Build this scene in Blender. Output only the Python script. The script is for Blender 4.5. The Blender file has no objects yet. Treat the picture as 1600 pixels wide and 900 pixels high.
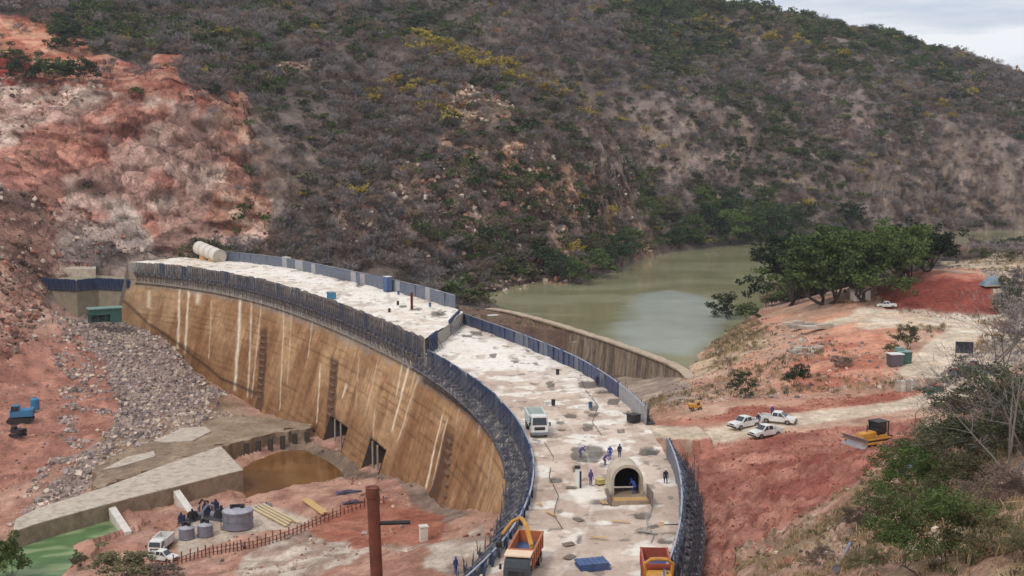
import bpy, bmesh, math, random
import numpy as np
from mathutils import Vector, Matrix, Euler
random.seed(11)
rng = np.random.default_rng(11)
scene = bpy.context.scene
COL = scene.collection
# ------------------------------------------------------------------ camera model (used to survey the place from the photograph)
F = 1800.0
H = 40.0
PITCH = math.atan(210 / 1800)
cP, sP = math.cos(PITCH), math.sin(PITCH)


def ray(x, y):
    u = (x - 800) / F
    v = (450 - y) / F
    return np.array([u, cP + v * sP, -sP + v * cP])


def P(x, y, z):
    d = ray(x, y)
    t = (z - H) / d[2]
    return np.array([d[0] * t, d[1] * t, z])


def PY(x, y, Y):
    d = ray(x, y)
    t = Y / d[1]
    return np.array([d[0] * t, Y, H + d[2] * t])


def proj(X, Y, Z):
    d = Y * cP - (Z - H) * sP
    up = Y * sP + (Z - H) * cP
    return 800 + F * X / d, 450 - F * up / d


# ------------------------------------------------------------------ noise
def _h2(i, j, s):
    n = (i * 374761393 + j * 668265263 + s * 974711) & 0x7FFFFFFF
    n = ((n ^ (n >> 13)) * 1274126177) & 0x7FFFFFFF
    return ((n ^ (n >> 16)) & 0xFFFF) / 65535.0


def vn2(x, y, s=0):
    x = np.asarray(x, float); y = np.asarray(y, float)
    xi = np.floor(x).astype(np.int64); yi = np.floor(y).astype(np.int64)
    xf = x - xi; yf = y - yi
    xf = xf * xf * (3 - 2 * xf); yf = yf * yf * (3 - 2 * yf)
    a = _h2(xi, yi, s); b = _h2(xi + 1, yi, s); c = _h2(xi, yi + 1, s); d = _h2(xi + 1, yi + 1, s)
    return (a + (b - a) * xf) * (1 - yf) + (c + (d - c) * xf) * yf


def fbm(x, y, o=4, s=0, g=0.5):
    r = 0; a = 1; t = 0
    for k in range(o):
        r = r + a * (vn2(x * 2 ** k + 17.3 * k, y * 2 ** k - 9.1 * k, s + k) - 0.5); t += a; a *= g
    return r / t * 2


def vn3(x, y, z, s=0):
    zi = np.floor(z).astype(np.int64); zf = z - zi; zf = zf * zf * (3 - 2 * zf)
    # slices of 2-D noise, seeded by layer
    xi = np.floor(x).astype(np.int64); yi = np.floor(y).astype(np.int64)
    xf = x - xi; yf = y - yi
    xf = xf * xf * (3 - 2 * xf); yf = yf * yf * (3 - 2 * yf)

    def sl(k):
        ss = s + k * 131
        a = _h2(xi, yi, ss); b = _h2(xi + 1, yi, ss); c = _h2(xi, yi + 1, ss); d = _h2(xi + 1, yi + 1, ss)
        return (a + (b - a) * xf) * (1 - yf) + (c + (d - c) * xf) * yf
    return sl(zi) * (1 - zf) + sl(zi + 1) * zf


def sm(a, b, x):
    t = np.clip((x - a) / (b - a), 0, 1)
    return t * t * (3 - 2 * t)


def inpoly(x, y, poly):
    r = np.zeros(np.shape(x), bool)
    n = len(poly)
    for i in range(n):
        x1, y1 = poly[i][:2]; x2, y2 = poly[(i + 1) % n][:2]
        if y1 == y2: continue
        c = ((y1 > y) != (y2 > y)) & (x < (x2 - x1) * (y - y1) / (y2 - y1) + x1)
        r ^= c
    return r


def sdist(x, y, poly):
    """signed distance, negative inside"""
    d = np.full(np.shape(x), 1e9)
    n = len(poly)
    for i in range(n):
        x1, y1 = poly[i][:2]; x2, y2 = poly[(i + 1) % n][:2]
        ex, ey = x2 - x1, y2 - y1
        t = np.clip(((x - x1) * ex + (y - y1) * ey) / (ex * ex + ey * ey + 1e-9), 0, 1)
        d = np.minimum(d, np.hypot(x - x1 - t * ex, y - y1 - t * ey))
    return np.where(inpoly(x, y, poly), -d, d)


def pdist(x, y, path):
    """distance to an open polyline"""
    d = np.full(np.shape(x), 1e9)
    for i in range(len(path) - 1):
        x1, y1 = path[i][:2]; x2, y2 = path[i + 1][:2]
        ex, ey = x2 - x1, y2 - y1
        t = np.clip(((x - x1) * ex + (y - y1) * ey) / (ex * ex + ey * ey + 1e-9), 0, 1)
        d = np.minimum(d, np.hypot(x - x1 - t * ex, y - y1 - t * ey))
    return d


def lin(r, g, b):
    f = lambda c: (c / 255 / 12.92) if c / 255 < 0.04045 else ((c / 255 + 0.055) / 1.055) ** 2.4
    return np.array([f(r), f(g), f(b)])


# ------------------------------------------------------------------ mesh helpers
def mesh_np(name, V, Q, mat=None, col=None, smooth=False, parent=None, link=True):
    V = np.asarray(V, np.float32); Q = np.asarray(Q, np.int32)
    me = bpy.data.meshes.new(name)
    me.vertices.add(len(V)); me.vertices.foreach_set('co', V.ravel())
    k = Q.shape[1]
    me.loops.add(Q.size); me.loops.foreach_set('vertex_index', Q.ravel())
    me.polygons.add(len(Q))
    me.polygons.foreach_set('loop_start', np.arange(0, Q.size, k, dtype=np.int32))
    me.polygons.foreach_set('loop_total', np.full(len(Q), k, np.int32))
    if smooth: me.polygons.foreach_set('use_smooth', np.ones(len(Q), bool))
    me.update(calc_edges=True); me.validate()
    if col is not None:
        ca = me.color_attributes.new('Col', 'FLOAT_COLOR', 'POINT')
        c4 = np.ones((len(V), 4), np.float32); c4[:, :np.shape(col)[1]] = col
        ca.data.foreach_set('color', c4.ravel())
    if mat: me.materials.append(mat)
    o = bpy.data.objects.new(name, me)
    if link: COL.objects.link(o)
    if parent: o.parent = parent
    return o


class MB:
    def __init__(s): s.v = []; s.f = []; s.m = []; s.T = Matrix()

    def add(s, vs, fs, m=0):
        n = len(s.v)
        s.v += [tuple(s.T @ Vector(v)) for v in vs]
        s.f += [tuple(i + n for i in f) for f in fs]; s.m += [m] * len(fs)
        return s

    def box(s, c, d, m=0, rz=0, R=None, taper=1.0):
        R = R or Matrix.Rotation(rz, 3, 'Z')
        vs = []
        for z in (-.5, .5):
            k = 1 if z < 0 else taper
            for x, y in ((-.5, -.5), (.5, -.5), (.5, .5), (-.5, .5)):
                vs.append(Vector(c) + R @ Vector((x * d[0] * k, y * d[1] * k, z * d[2])))
        return s.add(vs, [(3, 2, 1, 0), (4, 5, 6, 7), (0, 1, 5, 4), (1, 2, 6, 5), (2, 3, 7, 6), (3, 0, 4, 7)], m)

    def prof(s, pts, y0, y1, m=0, top=None, inset=0):
        """side profile (x,z) across the width; points listed in top are pulled in by inset"""
        n = len(pts); vs = []
        for y, sg in ((y0, 1), (y1, -1)):
            for i, (x, z) in enumerate(pts):
                vs.append((x, y + (sg * inset if top and i in top else 0), z))
        fs = [tuple(range(n)), tuple(range(2 * n - 1, n - 1, -1))]
        fs += [(i, i + n, (i + 1) % n + n, (i + 1) % n) for i in range(n)]
        return s.add(vs, fs, m)

    def cyl(s, a, b, r0, r1=None, n=10, m=0, caps=True):
        a, b = Vector(a), Vector(b); r1 = r0 if r1 is None else r1
        q = (b - a).to_track_quat('Z', 'Y') if (b - a).length > 1e-6 else Matrix().to_quaternion()
        vs = []
        for p, r in ((a, r0), (b, r1)):
            for i in range(n):
                t = 2 * math.pi * i / n
                vs.append(p + q @ Vector((r * math.cos(t), r * math.sin(t), 0)))
        fs = [(i, (i + 1) % n, (i + 1) % n + n, i + n) for i in range(n)]
        if caps: fs += [tuple(range(n - 1, -1, -1)), tuple(range(n, 2 * n))]
        return s.add(vs, fs, m)

    def tube(s, pts, r, n=6, m=0):
        pts = [Vector(p) for p in pts]
        rs = r if isinstance(r, (list, tuple)) else [r] * len(pts)
        vs = []; fs = []
        for k, p in enumerate(pts):
            d = (pts[min(k + 1, len(pts) - 1)] - pts[max(k - 1, 0)])
            q = d.to_track_quat('Z', 'Y')
            for i in range(n):
                t = 2 * math.pi * i / n
                vs.append(p + q @ Vector((rs[k] * math.cos(t), rs[k] * math.sin(t), 0)))
        for k in range(len(pts) - 1):
            fs += [(k * n + i, k * n + (i + 1) % n, (k + 1) * n + (i + 1) % n, (k + 1) * n + i) for i in range(n)]
        fs += [tuple(range(n - 1, -1, -1)), tuple(range((len(pts) - 1) * n, len(pts) * n))]
        return s.add(vs, fs, m)

    def prism(s, poly, z0, z1, m=0, jit=0):
        """polygon of (x,y) between two heights (z1 may be a list)"""
        n = len(poly)
        zt = z1 if isinstance(z1, (list, tuple)) else [z1] * n
        vs = [(x, y, z0) for x, y in poly] + [(x, y, zt[i]) for i, (x, y) in enumerate(poly)]
        fs = [tuple(range(n - 1, -1, -1)), tuple(range(n, 2 * n))]
        fs += [(i, (i + 1) % n, (i + 1) % n + n, i + n) for i in range(n)]
        return s.add(vs, fs, m)

    def build(s, name, mat=None, parent=None, smooth=False, bevel=0):
        me = bpy.data.meshes.new(name)
        me.from_pydata(s.v, [], s.f)
        mats = mat if isinstance(mat, (list, tuple)) else [mat]
        for q in mats:
            if q: me.materials.append(q)
        if len(mats) > 1: me.polygons.foreach_set('material_index', s.m)
        bm = bmesh.new(); bm.from_mesh(me)
        bmesh.ops.recalc_face_normals(bm, faces=bm.faces)
        if bevel: bmesh.ops.bevel(bm, geom=list(bm.edges), offset=bevel, segments=2, affect='EDGES', clamp_overlap=True)
        bm.to_mesh(me); bm.free()
        if smooth: me.polygons.foreach_set('use_smooth', [True] * len(me.polygons))
        o = bpy.data.objects.new(name, me); COL.objects.link(o)
        if parent: o.parent = parent
        return o


def tag(o, label=None, cat=None, group=None, kind=None):
    if label: o['label'] = label
    if cat: o['category'] = cat
    if group: o['group'] = group
    if kind: o['kind'] = kind
    return o


def empty(name, loc, rz=0, label=None, cat=None, group=None):
    o = bpy.data.objects.new(name, None); COL.objects.link(o)
    o.location = loc; o.rotation_euler = (0, 0, rz); o.empty_display_size = .3
    return tag(o, label, cat, group)


def copy_tree(o, loc=None, rz=None, scale=None, label=None, group=None, parent=None):
    c = o.copy(); COL.objects.link(c)
    if parent: c.parent = parent
    if loc is not None: c.location = loc
    if rz is not None: c.rotation_euler = (0, 0, rz)
    if scale is not None: c.scale = scale if hasattr(scale, '__len__') else (scale,) * 3
    if label: c['label'] = label
    if group: c['group'] = group
    for ch in o.children: copy_tree(ch, parent=c)
    return c


# ------------------------------------------------------------------ materials
def new_mat(name):
    m = bpy.data.materials.new(name); m.use_nodes = True
    nt = m.node_tree; b = nt.nodes['Principled BSDF']
    return m, nt, b


def N(nt, t, **kw):
    n = nt.nodes.new(t)
    for k, v in kw.items(): setattr(n, k, v)
    return n


def mixc(nt, a, b, fac, mode='MIX'):
    n = N(nt, 'ShaderNodeMix', data_type='RGBA', blend_type=mode)
    for s, v in ((n.inputs[6], a), (n.inputs[7], b), (n.inputs[0], fac)):
        if hasattr(v, 'links') or hasattr(v, 'is_output'): nt.links.new(v, s)
        elif isinstance(v, (int, float)): s.default_value = v
        else: s.default_value = (*v, 1)
    return n.outputs[2]


def noise(nt, scale, detail=4, rough=.6, coord='Object', vec=None, stretch=None):
    n = N(nt, 'ShaderNodeTexNoise'); n.inputs['Scale'].default_value = scale
    n.inputs['Detail'].default_value = detail; n.inputs['Roughness'].default_value = rough
    if vec is None:
        vec = N(nt, 'ShaderNodeTexCoord').outputs[coord]
    if stretch:
        mp = N(nt, 'ShaderNodeMapping'); mp.inputs['Scale'].default_value = stretch
        nt.links.new(vec, mp.inputs['Vector']); vec = mp.outputs[0]
    nt.links.new(vec, n.inputs['Vector'])
    return n.outputs['Fac']


def ramp(nt, fac, stops):
    r = N(nt, 'ShaderNodeValToRGB'); e = r.color_ramp.elements
    while len(e) < len(stops): e.new(.5)
    for k, (p, c) in enumerate(stops):
        e[k].position = p; e[k].color = (*c, 1) if hasattr(c, '__len__') else (c, c, c, 1)
    nt.links.new(fac, r.inputs[0])
    return r.outputs[0]


def bump(nt, b, h, strength=.5, dist=.1):
    n = N(nt, 'ShaderNodeBump'); n.inputs['Strength'].default_value = strength; n.inputs['Distance'].default_value = dist
    nt.links.new(h, n.inputs['Height']); nt.links.new(n.outputs[0], b.inputs['Normal'])


_mats = {}


def M(name, rgb, rough=.7, metal=0, var=.25, scale=3, dirt=None, dirt_amt=.5, bmp=0, spec=None):
    """painted / plain surface with worn variation; rgb in 0-255 display values"""
    if name in _mats: return _mats[name]
    m, nt, b = new_mat(name)
    c = lin(*rgb)
    f = noise(nt, scale, 5, .65)
    base = ramp(nt, f, [(.25, c * (1 - var)), (.75, np.minimum(c * (1 + var), 1))])
    if dirt is not None:
        g = ramp(nt, noise(nt, scale * .6, 6, .7, stretch=(1, 1, .6)), [(.48, 0.0), (.68, 1.0)])
        mul = N(nt, 'ShaderNodeMath', operation='MULTIPLY'); nt.links.new(g, mul.inputs[0]); mul.inputs[1].default_value = dirt_amt
        base = mixc(nt, base, lin(*dirt), mul.outputs[0])
    nt.links.new(base, b.inputs['Base Color'])
    b.inputs['Roughness'].default_value = rough; b.inputs['Metallic'].default_value = metal
    if spec is not None: b.inputs['Specular IOR Level'].default_value = spec
    if bmp: bump(nt, b, noise(nt, scale * 4, 4), bmp, .05)
    _mats[name] = m
    return m


def vcol_mat(name, rough=.9, s1=.35, s2=2.2, amt=.35, bmp=.5, dist=.25, sp=.2):
    """surface whose zones come from the painted-in 'Col' attribute of its mesh, with fine procedural variation"""
    m, nt, b = new_mat(name)
    a = N(nt, 'ShaderNodeAttribute', attribute_name='Col')
    f1 = noise(nt, s1, 6, .7); f2 = noise(nt, s2, 5, .7)
    k1 = ramp(nt, f1, [(.3, 1 - amt), (.7, 1 + amt)])
    k2 = ramp(nt, f2, [(.3, 1 - amt), (.7, 1 + amt)])
    c = mixc(nt, a.outputs['Color'], k1, 1.0, 'MULTIPLY'); c = mixc(nt, c, k2, 1.0, 'MULTIPLY')
    nt.links.new(c, b.inputs['Base Color'])
    b.inputs['Roughness'].default_value = rough; b.inputs['Specular IOR Level'].default_value = sp
    ad = N(nt, 'ShaderNodeMath', operation='ADD'); nt.links.new(f1, ad.inputs[0]); nt.links.new(f2, ad.inputs[1])
    if bmp: bump(nt, b, ad.outputs[0], bmp, dist)
    return m


def earth_mat(name):
    """ground: zones from 'Col' (alpha = bare rock), clod-sized mottling everywhere, fractured blocks where it is rock"""
    m, nt, b = new_mat(name)
    a = N(nt, 'ShaderNodeAttribute', attribute_name='Col'); tc_ = N(nt, 'ShaderNodeTexCoord').outputs['Object']
    f1 = noise(nt, .25, 6, .72, vec=tc_); f2 = noise(nt, 1.3, 6, .75, vec=tc_); f3 = noise(nt, 6.0, 4, .7, vec=tc_)
    c = mixc(nt, a.outputs['Color'], ramp(nt, f1, [(.3, .78), (.7, 1.22)]), 1.0, 'MULTIPLY')
    c = mixc(nt, c, ramp(nt, f2, [(.3, .72), (.68, 1.26)]), 1.0, 'MULTIPLY')
    c = mixc(nt, c, ramp(nt, f3, [(.3, .75), (.7, 1.22)]), 1.0, 'MULTIPLY')
    wv = N(nt, 'ShaderNodeTexNoise'); wv.inputs['Scale'].default_value = .22; wv.inputs['Detail'].default_value = 4; nt.links.new(tc_, wv.inputs['Vector'])
    ad = N(nt, 'ShaderNodeVectorMath', operation='MULTIPLY_ADD'); nt.links.new(wv.outputs['Color'], ad.inputs[0]); ad.inputs[1].default_value = (7, 7, 7); nt.links.new(tc_, ad.inputs[2])
    rock = c; hs = []
    for sc_, st_, lo_, hi_ in ((.07, (1, .7, 1.5), .72, 1.25), (.22, (1.2, .8, 1.6), .82, 1.16)):
        mp = N(nt, 'ShaderNodeMapping'); mp.inputs['Scale'].default_value = st_; mp.inputs['Rotation'].default_value = (.35, .5, .2); nt.links.new(ad.outputs[0], mp.inputs['Vector'])
        v = N(nt, 'ShaderNodeTexVoronoi'); v.inputs['Scale'].default_value = sc_; nt.links.new(mp.outputs[0], v.inputs['Vector'])
        e = N(nt, 'ShaderNodeTexVoronoi', feature='DISTANCE_TO_EDGE'); e.inputs['Scale'].default_value = sc_; nt.links.new(mp.outputs[0], e.inputs['Vector'])
        bw = N(nt, 'ShaderNodeRGBToBW'); nt.links.new(v.outputs['Color'], bw.inputs[0])
        rock = mixc(nt, rock, ramp(nt, bw.outputs[0], [(.2, lo_), (.8, hi_)]), 1.0, 'MULTIPLY')
        rock = mixc(nt, rock, ramp(nt, e.outputs['Distance'], [(0, .42), (.045, 1.0)]), .75, 'MULTIPLY')
        hs.append(v.outputs['Distance'])
    c = mixc(nt, c, rock, a.outputs['Alpha'])
    nt.links.new(c, b.inputs['Base Color']); b.inputs['Roughness'].default_value = .95; b.inputs['Specular IOR Level'].default_value = .15
    s1_ = N(nt, 'ShaderNodeMath', operation='ADD'); nt.links.new(f2, s1_.inputs[0]); nt.links.new(f1, s1_.inputs[1])
    s2_ = N(nt, 'ShaderNodeMath', operation='MULTIPLY'); nt.links.new(hs[0], s2_.inputs[0]); nt.links.new(a.outputs['Alpha'], s2_.inputs[1])
    s3_ = N(nt, 'ShaderNodeMath', operation='MULTIPLY_ADD'); nt.links.new(s2_.outputs[0], s3_.inputs[0]); s3_.inputs[1].default_value = -5.0; nt.links.new(s1_.outputs[0], s3_.inputs[2])
    bump(nt, b, s3_.outputs[0], .9, .7)
    return m


# ------------------------------------------------------------------ dam layout: edges as radius over angle about one centre
DC = (-340.0, 128.0)
KD = [-382.4758850676922, 672.0674913532947, -343.74715050727133, 39.18758659963497, 342.1690174689094]
KU = [172.11939015714228, -178.84733818379033, 42.13345115446712, 359.2804429098175]
TH0, TH1 = -0.10, 0.905
BAT = 0.34


def rd(th): return np.polyval(KD, np.clip(th, -.1, .95))


def ru(th): return rd(th) + np.clip(np.polyval(KU, np.clip(th, -.1, .8)) - rd(th), 17, 21.5)


def dxy(th, r): return DC[0] + r * np.cos(th), DC[1] + r * np.sin(th)


def step_th(fr): return .300 + .105 * fr      # where the crest steps up to the higher lift


def facehit(x, y):
    d = ray(x, y); t = np.linspace(100, 600, 25001)
    X, Y, Z = d[0] * t, d[1] * t, H + d[2] * t
    th = np.arctan2(Y - DC[1], X - DC[0]); r = np.hypot(X - DC[0], Y - DC[1])
    g = r - (rd(th) - BAT * np.maximum(0, -3 - Z) - .5)
    i = np.where((g[1:] > 0) & (g[:-1] <= 0) & (Z[1:] < 3) & (th[1:] < .95))[0]
    j = i[0]
    return np.array([X[j], Y[j], Z[j]])


def ontop(x, y, z=0.0):
    return Vector(P(x, y, z))
# ================================================================== TERRAIN
Zp = [  # (x, y, z) survey points seen at known height
 (980,590,-18),(1010,632,-7),(1050,640,-2),(1100,640,-.5),(1200,622,0),(1300,610,0),
 (1020,680,-.3),(1150,668,0),(1300,645,.4),(1430,628,.8),(1500,612,1.2),
 (1200,598,-3),(1100,600,-8),(1060,610,-11),(1200,545,-5),(1300,560,-1),(1400,560,0),(1300,500,-1),(1400,500,0),(1500,512,0),(1550,560,1.5),
 (1200,500,-7),(1150,522,-10),(1100,565,-11),
 (1100,860,-4),(1130,800,-2.5),(1080,740,-4),(1060,705,-2),(1200,750,0),(1300,700,1),(1380,690,1.5),(1250,850,3),(1300,780,2.5),(1180,900,3),(1100,950,-3),
 (300,650,-30),(400,664,-29),(200,720,-28.5),(100,760,-28.5),(0,780,-28.5),(450,740,-29),(300,720,-29),
 (300,830,-26),(420,810,-25.5),(500,790,-25),(600,780,-22.5),(640,810,-18),(620,850,-14),(740,860,-8),(400,880,-18),(300,885,-21),(200,880,-25),(550,895,-12),(712,895,-6),(0,890,-27.2),(100,850,-28),
 (600,1000,-5),(300,1000,-12),(100,1000,-20),(740,840,-10),
 (50,600,-24),(150,600,-25),(20,560,-19),(100,540,-19),(200,560,-22),(260,600,-27),(0,680,-27),(100,660,-26.5),(35,655,-25.5),
]
Yp = [  # (x, y, distance)
 (400,388,440),(520,415,432),(640,445,425),(740,464,424),(300,378,445),
 (450,330,460),(560,330,462),(700,330,468),(820,330,485),(900,360,505),(960,330,545),(1000,300,585),
 (450,250,482),(600,230,492),(720,230,494),(850,230,525),(950,250,572),(450,180,512),(600,150,545),(720,140,535),(850,155,562),(940,195,590),
 (640,70,622),(760,97,605),(860,137,590),(940,182,602),(450,100,562),(520,60,622),(450,20,682),(300,20,642),(150,20,600),(0,10,565),
 (1000,255,690),(1000,200,705),(1100,200,725),(1100,300,690),(1200,335,712),(1250,250,745),(1400,300,765),(1400,200,805),(1550,300,790),(1550,200,835),
 (1100,100,835),(1250,100,855),(1400,125,885),(1000,60,825),(880,60,800),(760,30,785),(640,20,765),
 (1050,8,950),(1100,17,950),(1180,32,950),(1250,42,952),(1330,56,955),(1400,70,960),(1500,96,970),(1600,128,980),(1700,165,1000),
 (0,-100,800),(400,-80,850),(800,-60,950),
 (0,130,470),(150,130,470),(230,140,472),(330,160,472),(390,155,482),(0,108,500),(100,102,505),(0,50,540),(100,60,542),(230,112,495),(330,120,510),
 (0,200,445),(0,300,405),(0,400,372),(0,500,338),(100,200,452),(100,300,425),(60,400,402),(120,380,428),(200,200,456),(200,300,448),(200,370,436),(230,335,446),
 (300,200,463),(300,300,456),(300,360,443),(380,250,470),(380,340,450),(70,480,392),(110,508,388),(165,505,388),(-60,200,440),(-60,400,365),
 (1420,482,300),(1540,492,288),(1480,492,292),(1400,438,308),(1480,427,316),(1550,432,316),(1400,424,330),(1500,412,400),(1600,425,350),(1550,416,450),(1620,412,470),(1300,462,335),(1360,455,330),(1250,475,345),
 (1600,565,110),(1500,655,110),(1400,735,112),(1300,805,100),(1200,872,93),(1600,750,60),(1450,850,62),(1600,900,40),(1300,900,72),(1560,610,108),(1700,560,100),(1700,750,50),
]
Wp = [(60,430,-20),(95,500,-20),(150,600,-20),(255,690,-20),(360,700,-20),(20,400,-20),(45,330,-19),(15,335,-19),(22,300,-19),(32,285,-17),(5,370,-19),
 (860 and 0,640,68),(300,760,-12),(0,30,22),(0,0,33),(-60,60,12),(60,10,38),(-150,120,-12),(-500,700,150),(-450,400,90),(-300,250,-10),(-260,330,10),(-220,200,-25),(650,1150,95),(520,800,25),(560,1000,110),(350,450,5),(250,250,12),(160,120,22),
 (0,1250,150),(-400,1250,190),(400,1250,120),(-700,1700,190),(700,1700,90),(115,150,9),(95,185,3)]
ctrl = [P(*q) for q in Zp] + [PY(*q) for q in Yp] + [np.array(q, float) for q in Wp]
TOE = [(200,492),(250,530),(300,580),(345,622),(400,645),(480,668),(540,712),(575,735),(610,740),(660,775),(700,800),(760,812)]
toe_pts = [facehit(*q) for q in TOE]
for q in toe_pts: q[2] = max(q[2], -30.5)
ctrl += toe_pts
for x_, y_, Y_ in ((640,70,622),(700,85,612),(760,97,605),(860,137,590),(940,182,602)):    # dip behind the front spur
    a_ = PY(x_, y_, Y_); b_ = PY(x_, y_, Y_ + 58); ctrl.append(np.array([b_[0], b_[1], b_[2] - 15]))
ctrl = np.array(ctrl)


def tps_fit(p, lam=.02):
    q = p[:, :2] / 100; n = len(q)
    r2 = ((q[:, None] - q[None]) ** 2).sum(-1)
    K = .5 * r2 * np.log(r2 + 1e-12) + lam * np.eye(n)
    A = np.zeros((n + 3, n + 3)); A[:n, :n] = K; A[:n, n] = 1; A[:n, n + 1:] = q; A[n:, :n] = A[:n, n:].T
    return q, np.linalg.solve(A, np.r_[p[:, 2], 0, 0, 0])


_q, _w = tps_fit(ctrl)


def tps(X, Y):
    x = np.ravel(X) / 100; y = np.ravel(Y) / 100; out = np.empty(len(x))
    for k in range(0, len(x), 20000):
        r2 = (x[k:k + 20000, None] - _q[None, :, 0]) ** 2 + (y[k:k + 20000, None] - _q[None, :, 1]) ** 2
        out[k:k + 20000] = (.5 * r2 * np.log(r2 + 1e-12)) @ _w[:-3] + _w[-3] + _w[-2] * x[k:k + 20000] + _w[-1] * y[k:k + 20000]
    return out.reshape(np.shape(X))


def polyz(px, z): return [tuple(P(x, y, z)) for x, y in px]


# flat, cut or water places (outlines surveyed at their own height)
WZ = -12.0
RES = polyz([(745,462),(800,447),(850,438),(905,444),(960,424),(1000,405),(1060,391),(1130,385),(1240,376),(1360,366),(1480,362),(1700,356),(1720,385),(1600,388),(1480,402),(1400,410),(1300,425),(1230,445),(1192,470),(1186,492),(1145,515),(1108,540),(1082,558),(1074,577),(1000,553),(900,520),(800,490)], WZ)
POOL = polyz([(372,742),(392,722),(440,705),(475,703),(515,722),(538,745),(500,757),(440,770),(385,782)], -29.2)
POND = polyz([(10,846),(100,826),(178,810),(200,826),(170,836),(110,852),(125,868),(95,900),(70,930),(-40,960),(-40,860)], -27.6)
PAD = polyz([(282,826),(330,805),(400,790),(440,800),(478,815),(400,842),(290,868)], -26)
ROADC = [tuple(P(x, y, z)[:2]) for x, y, z in [(1005,672,0),(1080,676,0),(1160,668,.1),(1260,655,.3),(1350,645,.5),(1440,630,.8),(1500,610,1.2),(1530,585,1.3),(1548,560,1.2)]]
ROADF = [tuple(P(x, y, z)[:2]) for x, y, z in [(1440,585,.5),(1465,560,.5),(1490,535,.4),(1520,515,.2),(1490,498,0),(1420,492,0),(1350,492,0),(1290,500,-.5)]]
nU = np.r_[np.linspace(-.85, -.475, 26)[:-1], np.linspace(-.475, .475, 640), np.linspace(.475, .85, 26)[1:]]
nY = np.r_[np.geomspace(8, 92, 95)[:-1], np.geomspace(92, 375, 330)[:-1], np.linspace(375, 640, 330)[:-1], np.linspace(640, 1010, 170)[:-1], np.geomspace(1010, 2600, 20)]
UU, YY = np.meshgrid(nU, nY); XX = UU * YY
cu, cy = np.linspace(-.85, .85, 240), np.r_[np.geomspace(8, 375, 150)[:-1], np.linspace(375, 1010, 130)[:-1], np.geomspace(1010, 2600, 14)]
CU, CY = np.meshgrid(cu, cy); CZ = tps(CU * CY, CY)


def bil(tab, gu, gy, u, y):
    i = np.clip(np.searchsorted(gy, y) - 1, 0, len(gy) - 2); j = np.clip(np.searchsorted(gu, u) - 1, 0, len(gu) - 2)
    a = np.clip((y - gy[i]) / (gy[i + 1] - gy[i]), 0, 1); b = np.clip((u - gu[j]) / (gu[j + 1] - gu[j]), 0, 1)
    return (tab[i, j] * (1 - b) + tab[i, j + 1] * b) * (1 - a) + (tab[i + 1, j] * (1 - b) + tab[i + 1, j + 1] * b) * a


ZB = bil(CZ, cu, cy, UU, YY)
gy_, gx_ = np.gradient(ZB); slope = np.hypot(np.gradient(ZB, axis=0) / np.gradient(YY, axis=0), np.gradient(ZB, axis=1) / np.gradient(XX, axis=1))
PX, PYY = proj(XX, YY, ZB)

# jittered picture-plane coordinates of the bare landform, used only to look up which ground lies where
kj = np.where(YY > 375, 1.0, np.where(YY > 200, .5, 0))
jx = PX + (14 + 16 * kj) * fbm(XX / (9 + 6 * kj), YY / (9 + 6 * kj), 5, 5); jy = PYY + (9 + 9 * kj) * fbm(XX / (9 + 6 * kj) + 50, YY / (9 + 6 * kj), 5, 6)


def zone(poly, y0, y1): return inpoly(jx, jy, poly) & (YY > y0) & (YY < y1)


hill = (YY > 375) & (ZB > -11)
quarry = zone([(-80,118),(60,112),(150,125),(240,138),(330,150),(385,150),(395,200),(360,250),(405,300),(425,385),(300,395),(230,390),(150,410),(70,440),(80,500),(0,570),(-80,570)], 300, 560)
qred = zone([(-80,38),(60,42),(95,58),(130,78),(160,92),(260,95),(300,118),(390,146),(398,200),(350,172),(300,160),(240,145),(150,132),(60,126),(-80,130)], 430, 600)
cliffP = zone([(600,250),(690,215),(760,200),(900,240),(1000,250),(990,330),(930,370),(880,430),(800,440),(740,455),(560,405),(520,330)], 420, 640)
outcrop = zone([(690,140),(730,120),(790,130),(800,175),(740,185),(700,175)], 480, 620) | zone([(430,98),(490,100),(515,118),(460,122),(425,115)], 520, 640)

# --- relief
rid = 1 - np.abs(fbm(XX / 26, YY / 26, 5, 21)) * 2
Z = ZB.copy()
amp = np.where(hill, 1.0, 0.0)
Z += amp * sm(375, 430, YY) * (5.5 * fbm(XX / 70, YY / 70, 4, 1) + 1.8 * fbm(XX / 14, YY / 14, 4, 2)) * np.where(quarry, .5, 1)
gul = np.abs(fbm(XX / 22 + YY / 60, YY / 120, 4, 31))
gr_ = 1 - np.abs(fbm(XX / 55 + .25 * fbm(YY / 40, XX / 40, 3, 8), YY / 170, 4, 7)) * 2.4
Z += amp * sm(400, 450, YY) * 6.5 * (gr_ - .5) * np.where(quarry, .25, 1)
Z += quarry * (2.2 * (rid - .6) + 2.5 * (gul - .25) + 1.5 * fbm(XX / 6, YY / 6, 4, 33))
Z += (cliffP | outcrop) * (3.5 * (rid - .6) + 2.2 * fbm(XX / 5, YY / 5, 4, 35))
near = (YY < 120) & (PX > 1150)
Z += near * (1.1 * fbm(XX / 7, YY / 7, 5, 41) + .35 * fbm(XX / 1.4, YY / 1.4, 3, 42))
valley = (~hill) & (YY < 400) & (XX < rd(np.arctan2(YY - DC[1], XX - DC[0])) * np.cos(np.arctan2(YY - DC[1], XX - DC[0])) + DC[0] + 3) & (YY > 90)
Z += valley * (1.5 * fbm(XX / 14, YY / 14, 4, 51) + .55 * fbm(XX / 2.6, YY / 2.6, 4, 52))
bank = zone([(-40,520),(120,525),(170,560),(185,640),(160,690),(60,745),(-40,780)], 200, 420)
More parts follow.
